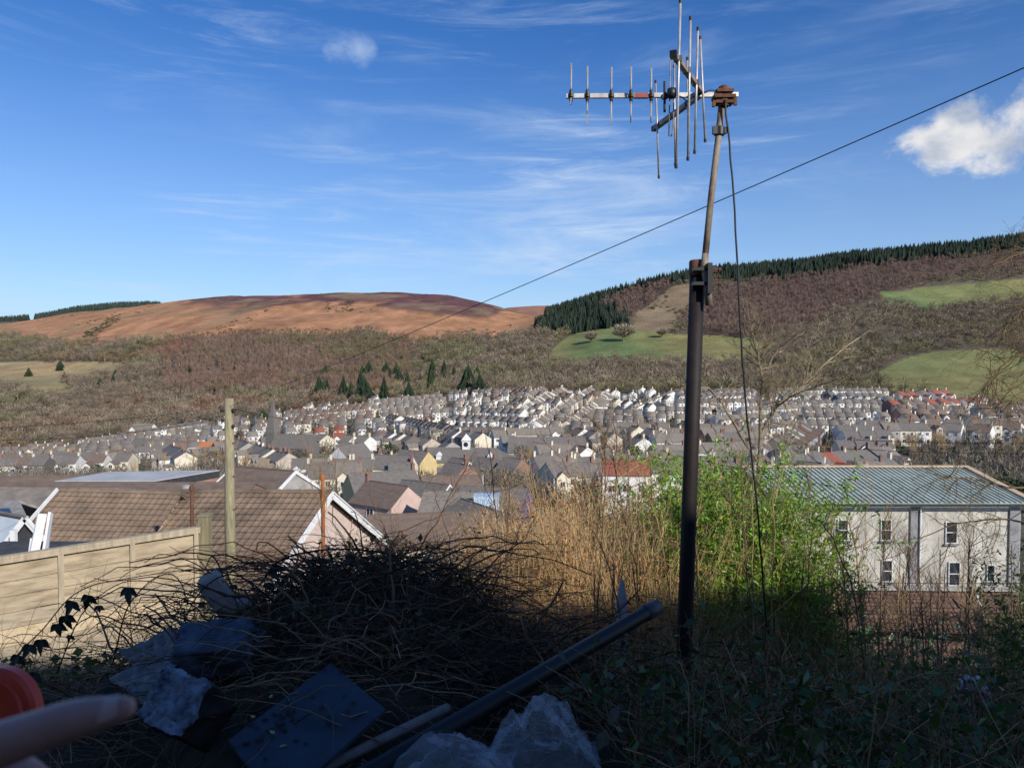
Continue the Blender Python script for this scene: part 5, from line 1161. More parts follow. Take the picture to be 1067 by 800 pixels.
# ------------------------------------------------------------------ branching plants as single things
def grow(C,p,d,L_,r,depth,k=6,spread=.55,n_side=4,tint=(1,1,1),up=.15,wob=.1,ratio=.55,minr=.0012):
    p=np.array(p,float); d=np.array(d,float); d/=np.linalg.norm(d); pts=[p.copy()]; q=p.copy(); dd=d.copy()
    for i in range(k-1):
        dd=dd+rs.normal(size=3)*wob+np.array([0,0,up*.12]); dd/=np.linalg.norm(dd); q=q+dd*L_/(k-1); pts.append(q.copy())
    C.setdefault(k,[]).append((np.array(pts),r,tint))
    if depth<=0: return
    for j in range(n_side):
        t=rs.uniform(.25,1.0); f=t*(k-1); a=min(int(f),k-2); b=pts[a]+(pts[a+1]-pts[a])*(f-a)
        s=rs.normal(size=3); s-=s.dot(dd)*dd; s/=np.linalg.norm(s)
        nd=dd*(1-spread)+s*spread+np.array([0,0,up]); grow(C,b,nd,L_*ratio*rs.uniform(.7,1.2),max(r*.5,minr),depth-1,k if depth>2 else 4,spread,n_side,tint,up,wob,ratio,minr)
def limb(C,pts,r0,tint,side=8,sl=.6,depth=2,spread=.6,up=.2,ratio=.55,n_side=3,smooth=3):
    pts=[np.array(q) for q in pts]; dense=[]
    for i in range(len(pts)-1):
        for t in np.linspace(0,1,smooth,endpoint=False): dense.append(pts[i]*(1-t)+pts[i+1]*t+rs.normal(size=3)*.006)
    dense.append(pts[-1]); k=len(dense); C.setdefault(k,[]).append((np.array(dense),r0,tint))
    for j in range(side):
        t=rs.uniform(.15,1); f=t*(k-1); a=min(int(f),k-2); b=dense[a]+(dense[a+1]-dense[a])*(f-a); dd=dense[a+1]-dense[a]; dd/=np.linalg.norm(dd)+1e-9
        s=rs.normal(size=3); nd=dd*.5+s*spread+np.array([0,0,up]); grow(C,b,nd,sl*rs.uniform(.5,1.2),r0*.38,depth,5,.5,n_side,tint,up,.12,ratio)
def finish(C,name,label,cat,m_=M_STEM,group=None,part=None,loc=None,leaves=None):
    cl=Cloud()
    for k,lst in C.items():
        pths=np.stack([a for a,_,_ in lst]); rr=np.array([b for _,b,_ in lst]); v,q=np_tubes(pths,taper(len(lst),k,rr),5 if len(lst)<400 else 4); sd=5 if len(lst)<400 else 4
        cl.add(v,q,np.repeat(np.array([c for _,_,c in lst]),k*sd,0))
    o=cl.build(name,m_); tag(o,label,cat,group); return o
def V3(v): return (v.x,v.y,v.z)
# forked bare tree beyond the green shrub
C={}; YT=12.; pt_=lambda x,y,dy=0:V3(P(x,y,YT+dy)); tb=(.34,.34,.36)
limb(C,[pt_(782,660),pt_(786,570),pt_(790,500),pt_(792,455)],.055,tb,2,.6,2)
limb(C,[pt_(792,455),pt_(800,438),pt_(812,420),pt_(833,405),pt_(860,378),pt_(898,350,.3)],.026,(.50,.50,.50),30,.5,3,n_side=4)
limb(C,[pt_(792,455),pt_(793,420),pt_(794,392),pt_(790,372,-.2),pt_(784,350,-.3)],.03,(.40,.40,.41),26,.5,3,n_side=4)
limb(C,[pt_(811,422),pt_(826,412,-.3),pt_(850,403,-.5),pt_(874,394,-.8)],.015,(.28,.28,.30),14,.4,3)
limb(C,[pt_(794,392),pt_(810,365,.3),pt_(828,352,.4),pt_(838,346,.5)],.016,(.30,.30,.32),16,.45,3)
limb(C,[pt_(788,480),pt_(770,450,-.2),pt_(752,420,-.3),pt_(738,404,-.4),pt_(716,402,-.5),pt_(690,412,-.6),pt_(655,428,-.7)],.022,(.34,.35,.36),26,.5,3)
limb(C,[pt_(800,438),pt_(822,395,.5),pt_(838,372,.6),pt_(850,340,.8)],.014,(.32,.32,.34),16,.5,3)
limb(C,[pt_(700,470,-.5),pt_(672,480,-.6),pt_(640,500,-.7),pt_(612,508,-.8)],.014,(.5,.45,.3),8,.4,2)
finish(C,'bare_tree','bare pale twigged tree forking just right of the hanging cable','tree')
# branches of the tree off the right edge
C={}; YT=11.; tb=(.26,.24,.20)
limb(C,[pt_(1150,640),pt_(1144,520),pt_(1136,420),pt_(1130,350)],.09,tb,30,.75,3,up=-.05)
limb(C,[pt_(1128,350),pt_(1095,320),pt_(1068,318),pt_(1050,335),pt_(1040,356)],.02,tb,30,.55,3,up=-.05)
limb(C,[pt_(1130,400),pt_(1090,370),pt_(1062,368),pt_(1040,385),pt_(1026,405)],.022,tb,34,.55,3,up=-.05)
limb(C,[pt_(1128,300),pt_(1100,270),pt_(1068,262),pt_(1050,270),pt_(1030,278)],.016,tb,20,.45,3,up=0)
limb(C,[pt_(1135,450),pt_(1090,420),pt_(1062,415),pt_(1030,430)],.02,tb,26,.5,3,up=-.1)
limb(C,[pt_(1135,540),pt_(1090,508),pt_(1050,508),pt_(1015,498),pt_(985,498)],.02,tb,22,.55,3,up=0)
limb(C,[pt_(1135,560),pt_(1080,545),pt_(1040,540),pt_(1000,545),pt_(960,560)],.018,tb,22,.6,3,up=.1)
finish(C,'bare_tree','bare branches of a tree reaching in from the right edge','tree')
# slender saplings and shoots standing in front of the grey building
sap=[(873,700,866,535,9.5,.016),(905,720,890,560,8,.014),(915,690,922,540,10,.013),(845,690,852,545,8.6,.010),(930,680,938,580,11,.012),(955,690,945,570,12,.012),(885,710,878,585,7.2,.011),(862,720,857,600,7.5,.010),(975,690,985,590,12,.010),(835,690,828,560,9,.009)]
for _ in range(14):
    x0=rnd.uniform(850,1060); Y_=rnd.uniform(8,15); sap.append((x0,700,x0+rnd.uniform(-14,14),rnd.uniform(560,650),Y_,rnd.uniform(.009,.017)))
sap.sort()
for i,(x0,y0,x1,y1,Y_,r) in enumerate(sap):
    C={}; a=P(x0,y0,Y_); b=P(x1,y1,Y_); a.z=float(gzz(a.x,a.y)); mid=a.lerp(b,.5)+Vector((rnd.uniform(-.06,.06),0,0))
    limb(C,[V3(a),V3(a.lerp(mid,.5)),V3(mid),V3(mid.lerp(b,.5)),V3(b)],r*1.15,(.24,.21,.2) if i%3 else (.5,.45,.38),20,.6,2,.6,.35)
    finish(C,'bare_sapling','slender bare sapling before the grey building, %s from left'%NAMES[i],'sapling',group='saplings before the grey building')
# long single shoots rising out of the heap and thicket
sh=[([(432,578),(455,545),(478,500),(495,470)],4.6,.0055,(.22,.16,.14),'long dark bramble shoot leaning right over the low brown roof'),
 ([(648,640),(634,590),(610,530),(585,478),(560,452)],5.2,.0055,(.3,.22,.17),'long thin shoot curving left above the dry canes'),
 ([(668,665),(662,590),(650,530),(636,470),(622,440)],5.6,.0055,(.3,.22,.17),'thin dark shoot rising left of the mast'),
 ([(700,640),(690,560),(672,500),(640,462)],6.2,.005,(.6,.5,.35),'pale shoot leaning left beside the mast'),
 ([(905,760),(900,680),(885,600),(868,560),(850,540)],5.0,.007,(.25,.2,.17),'tall dark shoot rising from the shaded bank right of the cable'),
 ([(838,760),(842,690),(838,630),(846,560)],5.0,.006,(.3,.24,.2),'upright dark shoot close to the hanging cable'),
 ([(412,580),(396,540),(388,520)],4.5,.004,(.2,.15,.14),'short upright bramble tip over the pink gable'),
 ([(470,600),(468,560),(455,520),(452,505)],4.7,.0042,(.2,.15,.14),'forked thorny shoot right of the pink gable'),
 ([(510,612),(530,575),(548,560),(560,530)],4.8,.004,(.22,.16,.14),'thin shoot rising right of the heap crest')]
for i,(pp,Y_,r,tn,lab) in enumerate(sh):
    C={}; pts=[P(a,b,Y_) for a,b in pp]; g0=float(gzz(pts[0].x,pts[0].y)); f0=pts[0].copy(); f0.z=g0; pts=[f0]+[q for q in pts if q.z>g0+.05]
    limb(C,[V3(q) for q in pts],r,tn,9,.22,1,.55,.1,n_side=2); finish(C,'bramble_shoot',lab,'shoot')
cs=sorted((rnd.uniform(505,850),rnd.uniform(435,520),rnd.uniform(5.6,8.5)) for _ in range(16))
for i,(x0,y1,Y_) in enumerate(cs):
    C={}; x1=x0+rnd.uniform(-45,30); a=P(x0,700,Y_); b=P(x1,y1,Y_); a.z=float(gzz(a.x,a.y)); m1=a.lerp(b,.45)+Vector((rnd.uniform(-.08,.08),0,0))
    limb(C,[V3(a),V3(a.lerp(m1,.5)),V3(m1),V3(m1.lerp(b,.5)),V3(b)],rnd.uniform(.006,.010),(.2,.17,.16) if i%2 else (.42,.38,.33),14,.5,2,.6,.25)
    finish(C,'bare_shoot','bare twiggy shoot rising through the dry canes and green shrub, %s from left'%NAMES[i],'shoot',group='shoots rising through the canes')
# arching brambles over the fence with three-leaflet leaves
def leafmesh(m,p,d,n_,L_,w,mi=0,cup=.12):
    p=Vector(p); d=Vector(d).normalized(); n_=Vector(n_); n_=(n_-d*n_.dot(d)).normalized(); s=d.cross(n_)
    prof=[(0,.03),(.1,.5),(.25,.92),(.4,1),(.6,.78),(.8,.38),(1,.01)]; vs=[]
    for t,q in prof:
        c=p+d*L_*t-n_*L_*cup*t*t; vs+=[c-s*w/2*q+n_*w*.12*q,c,c+s*w/2*q+n_*w*.12*q]
    fs=[]
    for i in range(len(prof)-1):
        b=i*3; fs+=[(b,b+1,b+4,b+3),(b+1,b+2,b+5,b+4)]
    m.add(vs,fs,mi)
M_BLEAF=mat('bramble_leaf',(.02,.025,.016),(.012,.016,.01),30,.5,.2,80,spec=.4)
def bramble(pp,Y_,r,lab,leafs,L_=.07,dy=0):
    pts=[P(a,b,Y_+dy*i) for i,(a,b) in enumerate(pp)]; o=pts[0].copy(); root=empty('bramble_cane',o); tag(root,lab,'bramble')
    # catmull smoothing
    sm=[]
    for i in range(len(pts)-1):
        p0=pts[max(i-1,0)];p1=pts[i];p2=pts[i+1];p3=pts[min(i+2,len(pts)-1)]
        for t in (0,.25,.5,.75): sm.append(.5*((2*p1)+(p2-p0)*t+(2*p0-5*p1+4*p2-p3)*t*t+(3*p1-p0-3*p2+p3)*t**3))
    sm.append(pts[-1]); n=len(sm); m=MB(); m.tube([q-o for q in sm],[r*(1-.5*i/n) for i in range(n)],6)
    for i in range(1,n-1):
        for _ in range(3):
            d=Vector(rs.normal(size=3)).normalized(); c=sm[i].lerp(sm[i+1],rs.rand())-o; m.tube([c,c+d*r*2.6],[r*.45,.0002],4,caps=False)
    m.build('cane',M_BARK,root,False)
    for f in leafs:
        i=min(int(f*(n-1)),n-2); c=sm[i]-o; al=(sm[i+1]-sm[i]).normalized()
        m=MB(); sd=Vector((rnd.uniform(-.6,.6),rnd.uniform(-.4,.1),-.6)).normalized(); st=c+sd*.05; m.tube([c,st],.0016,4)
        for s in(-1.25,0,1.25): 
            dd=(sd*1.0+Vector((s,0,-.15))).normalized(); leafmesh(m,st,dd,(rnd.uniform(-.3,.3),-1,.35),L_*(1.15 if s==0 else .9)*rnd.uniform(.8,1.15),L_*.5)
        m.build('leaf',M_BLEAF,root)
    return root
bramble([(-10,720),(20,680),(45,655),(70,625),(95,610),(125,604),(160,598),(205,592)],3.6,.0035,'leafy bramble cane arching up across the timber fence',[.08,.14,.2,.26,.32,.38,.42,.5,.58,.75],.07)
bramble([(-14,740),(8,705),(24,690),(50,690)],3.3,.003,'short leafy bramble low on the left in front of the fence',[.2,.35,.5,.65,.8,.95],.06)
bramble([(118,690),(130,640),(142,620),(160,603),(178,598),(190,610),(195,630)],4.0,.0042,'bramble cane looping over in front of the fence',[.9],.03)
bramble([(60,700),(85,640),(120,610),(150,605),(185,612),(215,622)],4.1,.0036,'lower bramble arch touching the heap beside the fence',[.15,.3],.045)
bramble([(235,622),(232,600),(226,585),(220,580),(214,592)],4.3,.005,'short hooked bramble stub beside the fence post',[.5],.03)
bramble([(270,610),(290,585),(320,575),(360,572),(400,576),(430,588),(470,612),(500,640)],4.35,.006,'thick dark bramble arching along the crest of the heap',[.1,.15,.2,.3,.36,.45,.6,.75],.05)
bramble([(400,600),(440,585),(480,600),(515,645),(530,690)],4.2,.005,'bramble arching down the right side of the heap',[.2,.5],.04)
bramble([(560,690),(600,655),(640,640),(668,612)],4.3,.0045,'bramble crossing above the black drainpipe',[.4,.7],.035)
bramble([(300,640),(250,600),(215,610),(190,650),(175,700)],3.9,.0045,'bramble curving down the left flank of the heap',[.3,.6],.035)
# ivy leaves on fence foot
IV=Cloud(); n=420; x=rs.uniform(-3.9,-2.2,n); px_=rs.uniform(0,150,n); base=np.array([V3(P(a,rs.uniform(690,765) if a<70 else rs.uniform(680,745),rs.uniform(4.6,5.6))) for a in px_])
v,q=np_leaves(base,rs.uniform(.04,.075,n),.8); IV.add(v,q,np.repeat(np.array([[1.0,.95,.8]])*(.35+.8*rs.rand(n,1)),4,0))
stems=[]; 
ob=IV.build('ivy_leaves',M_LEAF); tag(ob,'low leafy bramble and ivy growing at the foot of the fence','ivy',kind='stuff')
bb=Cloud(); n=160; b0=np.stack([rs.uniform(-3.6,-2.0,n),rs.uniform(4.4,5.6,n),np.zeros(n)],-1); b0[:,2]=gzz(b0[:,0],b0[:,1]); d=rs.normal(size=(n,3))*.5; d[:,2]=np.abs(d[:,2])+.3; d/=np.linalg.norm(d,axis=1,keepdims=True)
v,q=np_tubes(arcs(n,b0,d,rs.uniform(.2,.7,n),rs.uniform(0,.1,n),7,.02),taper(n,7,rs.uniform(.0015,.0035,n))); bb.add(v,q,(.3,.22,.17)); ob=bb.build('ivy_stems',M_STEM); tag(ob,'thin woody stems among the ivy below the fence','ivy',kind='stuff')
# fine dead tendrils clinging to the fence
TW={}
for i in range(16):
    s=rnd.uniform(-3.3,-.1); b=root.location
for i in range(18):
    s=rs.uniform(.1,3.4); h=rs.uniform(-1.7,-.5); c=A0+ux*s+nf*.07; c.z=ztop+h; grow(TW,V3(c),(rs.normal()*.6,0,1),rs.uniform(.4,1.0),.0028,2,7,.5,2,(.42,.3,.2),.05,.22)
for k in TW: TW[k]=[(np.stack([a[:,0],np.minimum(a[:,1],a[:,1]*0+ (A0.y+(a[:,0]-A0.x)*ux.y/ux.x)+nf.y*.09),a[:,2]],-1),b,c) for a,b,c in TW[k]]
finish(TW,'climber_tendrils','thin dead climber tendrils clinging to the fence face','climber')
# dead climber on the top of the taller rusty pole
C={}; YT=12
for i in range(9): grow(C,V3(P(335+rnd.uniform(-2,2),rnd.uniform(500,555),12)),(rs.normal()*.10,rs.normal()*.1,1),rs.uniform(.5,1.1),.006,2,7,.4,5,(.42,.36,.28),.3,.12)
finish(C,'dead_climber','wispy dead climber growing up the taller rusty pole','climber')
# ------------------------------------------------------------------ evergreen shrub at the right edge and laurel leaves
G=Cloud(); GL=Cloud()
bushy(G,7.2,10.6,11,14,130,1,2,.005,.01,(.35,.4,.25),.2,.2,7,8,(.2,.5),top=([1000,1022,1045,1067,1150],[700,640,598,585,560]),leaf=90,leafsize=(.05,.1),leafC=GL,leaft=(.75,.9,.6))
root=empty('evergreen_shrub',(8.5,12.5,float(terr(8.5,12.5)))); tag(root,'dark green evergreen shrub at the right edge before the building','shrub')
for ob in (G.build('stems',M_STEM),GL.build('foliage',M_LEAF)): ob.parent=root; ob.matrix_parent_inverse=Matrix.Translation(-root.location)
M_LAUREL=mat('glossy_leaf',(.17,.27,.12),(.09,.15,.07),12,.35,.15,40,spec=.5)
root=empty('broad_leaved_bramble',P(900,700,14)); o=root.location; tag(root,'cluster of broad green bramble leaves catching the sun in front of the brick wall','bramble')
m=MB(); st=[P(1000,640,14.3),P(968,652,14.1),P(948,658,14),P(925,655,14),P(895,640,14.1),P(870,625,14.2)]; m.tube([q-o for q in st],.008,6)
for x,y in((985,668),(940,690),(905,680),(955,700)): m.tube([P(955,655,14)-o,P(x,y,13.9)-o],.007,5)
m.tube([P(900,720,14)-o,P(915,690,14)-o,P(945,665,14)-o],.011,5)
m.build('stem',M_BARK,root)
for i in range(34):
    x=rnd.gauss(975,16) if i<23 else rnd.gauss(910,24); y=rnd.gauss(677,11) if i<17 else rnd.gauss(668,14); m=MB(); leafmesh(m,P(x,y,13.9+rnd.random()*.2)-o,(rnd.uniform(-1,1),rnd.uniform(-.5,.1),rnd.uniform(-.9,.1)),(rnd.uniform(-.3,.6),-1,.7),rnd.uniform(.15,.25),rnd.uniform(.11,.17)); m.build('leaf',M_LAUREL,root)
# ------------------------------------------------------------------ things lying on the heap
def chunk(name,c,size,rot,label,cat,mats,jag=.12,sub=5,seed=0,parts=None,face=None):
    """irregular block made from a subdivided, displaced box"""
    import bmesh
    bm=bmesh.new(); bmesh.ops.create_cube(bm,size=1); bmesh.ops.subdivide_edges(bm,edges=bm.edges[:],cuts=sub,use_grid_fill=True)
    r2=np.random.RandomState(seed); 
    co=np.array([v.co[:] for v in bm.verts]); org=co.copy(); bm.verts.index_update()
    nz=np.stack([fbm(co[:,0]*3+seed+10,co[:,1]*3+co[:,2]*2+20,3,seed+i)-.45 for i in range(3)],-1)
    n4=fbm(co[:,0]*9+co[:,2]*5,co[:,1]*9+7,3,seed+50)-.45; co=co*(1+n4[:,None]*jag*.8)*(1-.22*np.linalg.norm(co,axis=1,keepdims=True)**2*.5)+nz*jag*2.2+r2.normal(size=co.shape)*jag*.09
    for v,q in zip(bm.verts,co): v.co=(q[0]*size[0],q[1]*size[1],q[2]*size[2])
    me=bpy.data.meshes.new(name); bm.normal_update(); 
    for f in bm.faces:
        f.smooth=True; f.material_index=1 if (face is not None and sum(org[v.index][face] for v in f.verts)/len(f.verts)>.49) else 0
    bm.to_mesh(me); bm.free()
    for mm in mats: me.materials.append(mm)
    ob=bpy.data.objects.new(name,me); COL.objects.link(ob); ob.location=c; ob.rotation_euler=rot; tag(ob,label,cat); return ob
M_CUT=mat('flaking_blue_grey_face',(.24,.29,.35),(.02,.026,.035),11,.85,1.0,22,(1,1,2.2),contrast=(.36,.62)); M_LOGBARK=mat('dark_cracked_bark',(.035,.028,.024),(.012,.01,.01),12,.95,1.0,30)
chunk('sawn_log',P(196,738,3.05),(.25,.22,.30),(R(48),R(14),R(-18)),'squat sawn log with a flaking pale blue face, nearest the hand','log',[M_LOGBARK,M_CUT],.11,18,3,face=2)
M_BLK=mat('dark_blue_stone',(.12,.16,.21),(.04,.055,.08),8,.9,.8,24,(1,1,2))
chunk('stone_block',P(226,676,3.75),(.36,.22,.20),(R(24),R(-3),R(6)),'dark blue grey stone block behind the sawn log','stone',[M_BLK],.12,16,9)
chunk('stone_block',P(262,668,3.9),(.14,.12,.10),(R(20),R(5),R(-20)),'small grey stone beside the larger dark blue block','stone',[M_BLK],.08,4,12)
# grey roofing slate sheet
root=empty('slate_sheet',P(320,758,2.95)); o=root.location; tag(root,'large flat dark blue sheet lying tilted on the heap with leaves on it','sheet')
q=[P(345,694,3.45),P(402,742,3.1),P(330,850,2.35),P(238,775,2.95)]; q[2]=q[1]+q[3]-q[0]; m=MB(); m.slab([v-o for v in q],.018); m.build('sheet',mat('dark_blue_slate',(.05,.07,.10),(.018,.025,.035),4,.7,.3,18,contrast=(.3,.7)),root)
nn=(q[1]-q[0]).cross(q[3]-q[0]).normalized(); nn=nn if nn.z>0 else -nn
for i in range(60):
    u=rnd.random();v=rnd.random(); 
    if i<38: u=rnd.gauss(.25,.14); v=rnd.gauss(.68,.12)
    c=q[0]+(q[1]-q[0])*u+(q[3]-q[0])*v+nn*.024-o; m=MB(); leafmesh(m,c,(rnd.uniform(-1,1),rnd.uniform(-1,1),.1),nn,rnd.uniform(.02,.035),.016); m.build('fallen_leaf',mat('dead_leaf_brown',(.05,.035,.025),(.02,.015,.012),20) if i%12 else mat('yellow_leaf',(.45,.42,.16),None,20),root)
# pale slabs / sacking on left flank
def cloth(name,quad,label,cat,m_,nx=26,ny=18,amp=.05,seed=0,fq=5,thick=.006):
    q=[Vector(v) for v in quad]; o=sum(q,Vector())/4; V=[]; nn=(q[1]-q[0]).cross(q[3]-q[0]).normalized()
    for j in range(ny):
        for i in range(nx):
            u,v=i/(nx-1),j/(ny-1); p=q[0].lerp(q[1],u).lerp(q[3].lerp(q[2],u),v)
            r=1-abs(2*float(fbm(np.array(u*fq+seed),np.array(v*fq+seed),3,seed))-1); p=p+nn*amp*(r*1.6-.8)+Vector((rs.normal(),rs.normal(),rs.normal()))*amp*.04; V.append(p-o)
    F_=[(j*nx+i,j*nx+i+1,(j+1)*nx+i+1,(j+1)*nx+i) for j in range(ny-1) for i in range(nx-1)]
    m=MB(); m.add(V,F_); ob=m.build(name,m_,smooth=True,loc=o); tag(ob,label,cat)
    so=ob.modifiers.new('thickness','SOLIDIFY'); so.thickness=thick; return ob
M_SACK=mat('pale_grey_sacking',(.26,.245,.235),(.12,.11,.105),5,.9,.4,30)
cloth('old_sack',[P(118,715,3.7),P(160,740,3.3),P(192,690,3.7),P(180,655,4.15)],'pale grey crumpled sack half buried on the left flank of the heap','sack',M_SACK,amp=.06,seed=3)
cloth('old_sack',[P(122,680,4.0),P(150,700,3.8),P(200,668,3.95),P(186,655,4.25)],'flat pale sacking draped above the crumpled grey sack','sack',M_SACK,amp=.03,seed=7)
chunk('plaster_lump',P(228,618,4.25),(.13,.10,.26),(R(10),R(-28),R(10)),'pointed pale plaster lump standing on the heap beside the fence post','rubble',[mat('pale_plaster',(.42,.39,.36),(.3,.27,.25),7,.9,.3,30)],.10,6,21)
chunk('plaster_lump',P(243,630,4.3),(.22,.14,.09),(R(5),R(22),R(20)),'flatter pale plaster lump lying under the pointed one','rubble',[MATS['pale_plaster']],.10,6,25)
# black drainpipe
a,b=P(684,632,4.45),P(395,800,2.85); o=a; root=empty('drainpipe',a); tag(root,'long black plastic drainpipe lying diagonally across the heap','pipe')
PIPE=mat('black_drainpipe_plastic',(.010,.011,.013),(.005,.006,.007),10,.5,.15,50,spec=.35)
r=.043; m=MB(); n=18
d=(b-a); ctr=[a+d*(i/10)*1.12-a for i in range(11)]
m.tube(ctr,[r]*11,18,caps=False); m.tube(ctr,[r*.9]*11,18,caps=False)
m.build('tube',PIPE,root,True)
m=MB(); u=d.normalized(); m.tube([-u*.01,u*.004,u*.0045,u*.13,u*.135],[r*1.02,r*1.08,r*1.12,r*1.12,r*1.02],18,caps=False); m.build('socket',mat('dusty_grey_plastic',(.07,.075,.085),(.04,.042,.05),10,.5),root,True)
m=MB(); m.tube([ (a+d*.72+Vector((-.16,0,.0)))-a, (a+d*.9+Vector((-.2,0,0)))-a, (a+d*1.15+Vector((-.28,0,-.02)))-a],.022,10); ob=m.build('timber_pole',mat('grey_peeled_pole',(.25,.22,.2),(.14,.12,.11),8,.8,.3,30),loc=a); tag(ob,'thin grey timber pole lying beside the black drainpipe','pole')
# crumpled clear plastic
mp,nt2,b2=new_mat('crumpled_clear_plastic'); b2.inputs['Base Color'].default_value=(.85,.90,.96,1); b2.inputs['Roughness'].default_value=.16; b2.inputs['Specular IOR Level'].default_value=.8
tr=nt2.nodes.new('ShaderNodeBsdfTransparent'); ms=nt2.nodes.new('ShaderNodeMixShader'); no=nt2.nodes.new('ShaderNodeTexNoise'); no.inputs['Scale'].default_value=9; no.inputs['Detail'].default_value=8; no.inputs['Distortion'].default_value=1.5
mr=nt2.nodes.new('ShaderNodeMapRange'); no.noise_type='RIDGED_MULTIFRACTAL'; no.inputs['Scale'].default_value=5; no.inputs['Detail'].default_value=5; no.inputs['Distortion'].default_value=.8; mr.inputs[1].default_value=.5; mr.inputs[2].default_value=1.25; mr.inputs[3].default_value=.16; mr.inputs[4].default_value=.97
nt2.links.new(no.outputs[0],mr.inputs[0]); nt2.links.new(mr.outputs[0],ms.inputs[0]); nt2.links.new(tr.outputs[0],ms.inputs[1]); nt2.links.new(b2.outputs[0],ms.inputs[2]); nt2.links.new(ms.outputs[0],nt2.nodes['Material Output'].inputs[0])
bn=nt2.nodes.new('ShaderNodeBump'); bn.inputs['Strength'].default_value=.5; bn.inputs['Distance'].default_value=.02; n3=nt2.nodes.new('ShaderNodeTexNoise'); n3.inputs['Scale'].default_value=7; n3.inputs['Distortion'].default_value=2.5; n3.inputs['Detail'].default_value=3; nt2.links.new(n3.outputs[0],bn.inputs['Height']); nt2.links.new(bn.outputs[0],b2.inputs['Normal'])
def crumple(name,c,size,label,seed):
    nx,ny=90,70; V=[]
    for j in range(ny):
        for i in range(nx):
            u,v=i/(nx-1)*2-1,j/(ny-1)*2-1; rr=min(1,math.hypot(u,v)); 
            f=lambda s,q:float(fbm(np.array(u*q+s+9),np.array(v*q+s+4),2,seed))*1.3
            fold=1-abs(2*f(0,2.3)-1)*1.4; h=(1-rr**2.2)*size[2]*(.40+.85*fold)+.16*size[2]*(1-abs(2*f(5,3.4)-1)*1.5)+.07*size[2]*(1-abs(2*f(15,8)-1)*1.5)+.03*size[2]*(1-abs(2*f(25,17)-1)*1.5)
            V.append(Vector((u*size[0]+.1*size[0]*(f(2,4)-.5),v*size[1]+.1*size[1]*(f(7,4)-.5),h)))
    F_=[(j*nx+i,j*nx+i+1,(j+1)*nx+i+1,(j+1)*nx+i) for j in range(ny-1) for i in range(nx-1)]
    m=MB(); m.add(V,F_); ob=m.build(name,mp,smooth=True,loc=c); tag(ob,label,'plastic sheet'); return ob
ob=crumple('plastic_sheeting',P(562,808,2.9)+Vector((0,.1,-.10)),(.27,.28,.27),'crumpled clear plastic sheeting mound below the drainpipe at bottom centre',5)
ob=crumple('plastic_sheeting',P(462,815,2.75)+Vector((0,.05,-.06)),(.26,.22,.15),'lower crumpled clear plastic sheeting left of the bigger mound',8)
# white pointed stake
p=P(648,684,5.2); root=empty('pointed_stake',Vector((p.x,p.y,p.z-.5))); m=MB(); t=P(648,604,5.2)-root.location; m.add([(-.04,0,0),(.04,0,0),(.04,.02,0),(-.04,.02,0),(-.038,0,t.z-.16),(.038,0,t.z-.16),(.038,.02,t.z-.16),(-.038,.02,t.z-.16),(-.008,0,t.z),(.008,0,t.z),(.008,.02,t.z),(-.008,.02,t.z)],
 [(0,1,5,4),(1,2,6,5),(2,3,7,6),(3,0,4,7),(4,5,9,8),(5,6,10,9),(6,7,11,10),(7,4,8,11),(8,9,10,11)]); m.build('board',mat('grey_white_stake',(.50,.52,.54),(.38,.39,.42),7,.8),root); m=MB(); m.box((0,-.004,t.z-.3),(.03,.01,.03)); m.build('screw_plate',M_GALV,root); tag(root,'pale pointed stake standing upright above the drainpipe','stake')
# drinks can
p=P(880,742,5.4); root=empty('crushed_can',p-Vector((0,0,.11))); root.rotation_euler=(R(8),R(4),.4); tag(root,'blue and silver patterned can caught in the undergrowth','can')
m=MB(); m.lathe([(.03,0),(.045,.012),(.046,.05),(.043,.09),(.046,.15),(.045,.185),(.036,.2)],(0,0,0),18); cm,ntc,bc=new_mat('blue_silver_print'); vo=ntc.nodes.new('ShaderNodeTexVoronoi'); vo.inputs['Scale'].default_value=28; tcc=ntc.nodes.new('ShaderNodeTexCoord'); ntc.links.new(tcc.outputs['Object'],vo.inputs['Vector']); rp=ntc.nodes.new('ShaderNodeValToRGB'); rp.color_ramp.elements[0].color=(.62,.66,.75,1); rp.color_ramp.elements[1].color=(.03,.08,.4,1); rp.color_ramp.elements[0].position=.2; rp.color_ramp.elements[1].position=.45; ntc.links.new(vo.outputs[0],rp.inputs[0]); ntc.links.new(rp.outputs[0],bc.inputs['Base Color']); bc.inputs['Metallic'].default_value=.6; bc.inputs['Roughness'].default_value=.3
m.build('body',cm,root,True); m=MB(); m.lathe([(.036,.2),(.037,.204),(.032,.2)],(0,0,0),18); m.build('rim',M_ALU,root,True)
# jacket hanging in the bushes at the right
root=empty('hanging_jacket',P(1010,735,6.2)); o=root.location; tag(root,'white, magenta and black jacket hanging in the bushes at lower right','jacket')
def shell(px_list,Y_,name,m_,depth=.08):
    m=MB(); n=len(px_list); f=[]; bk=[]
    for (l,r_,yy) in px_list:
        a=P(l,yy,Y_)-o; b=P(r_,yy,Y_)-o
        for t in range(9):
            u=t/8; c=a.lerp(b,u)+Vector((0,-depth*math.sin(math.pi*u)*(1+.25*math.sin(yy*.7+u*9)),0)); f.append(c)
    m.add(f,[(j*9+i,j*9+i+1,(j+1)*9+i+1,(j+1)*9+i) for j in range(n-1) for i in range(8)])
    ob=m.build(name,m_,root,True); so=ob.modifiers.new('thickness','SOLIDIFY'); so.thickness=.012
shell([(1007,1014,702),(1003,1020,706),(1001,1025,713),(1001,1027,719)],6.2,'white_yoke',mat('white_fabric',(.62,.62,.64),(.48,.48,.5),6,.8))
shell([(1002,1028,719),(1004,1027,726),(1006,1026,729)],6.195,'magenta_panel',mat('magenta_fabric',(.50,.05,.17),(.35,.03,.12),6,.8))
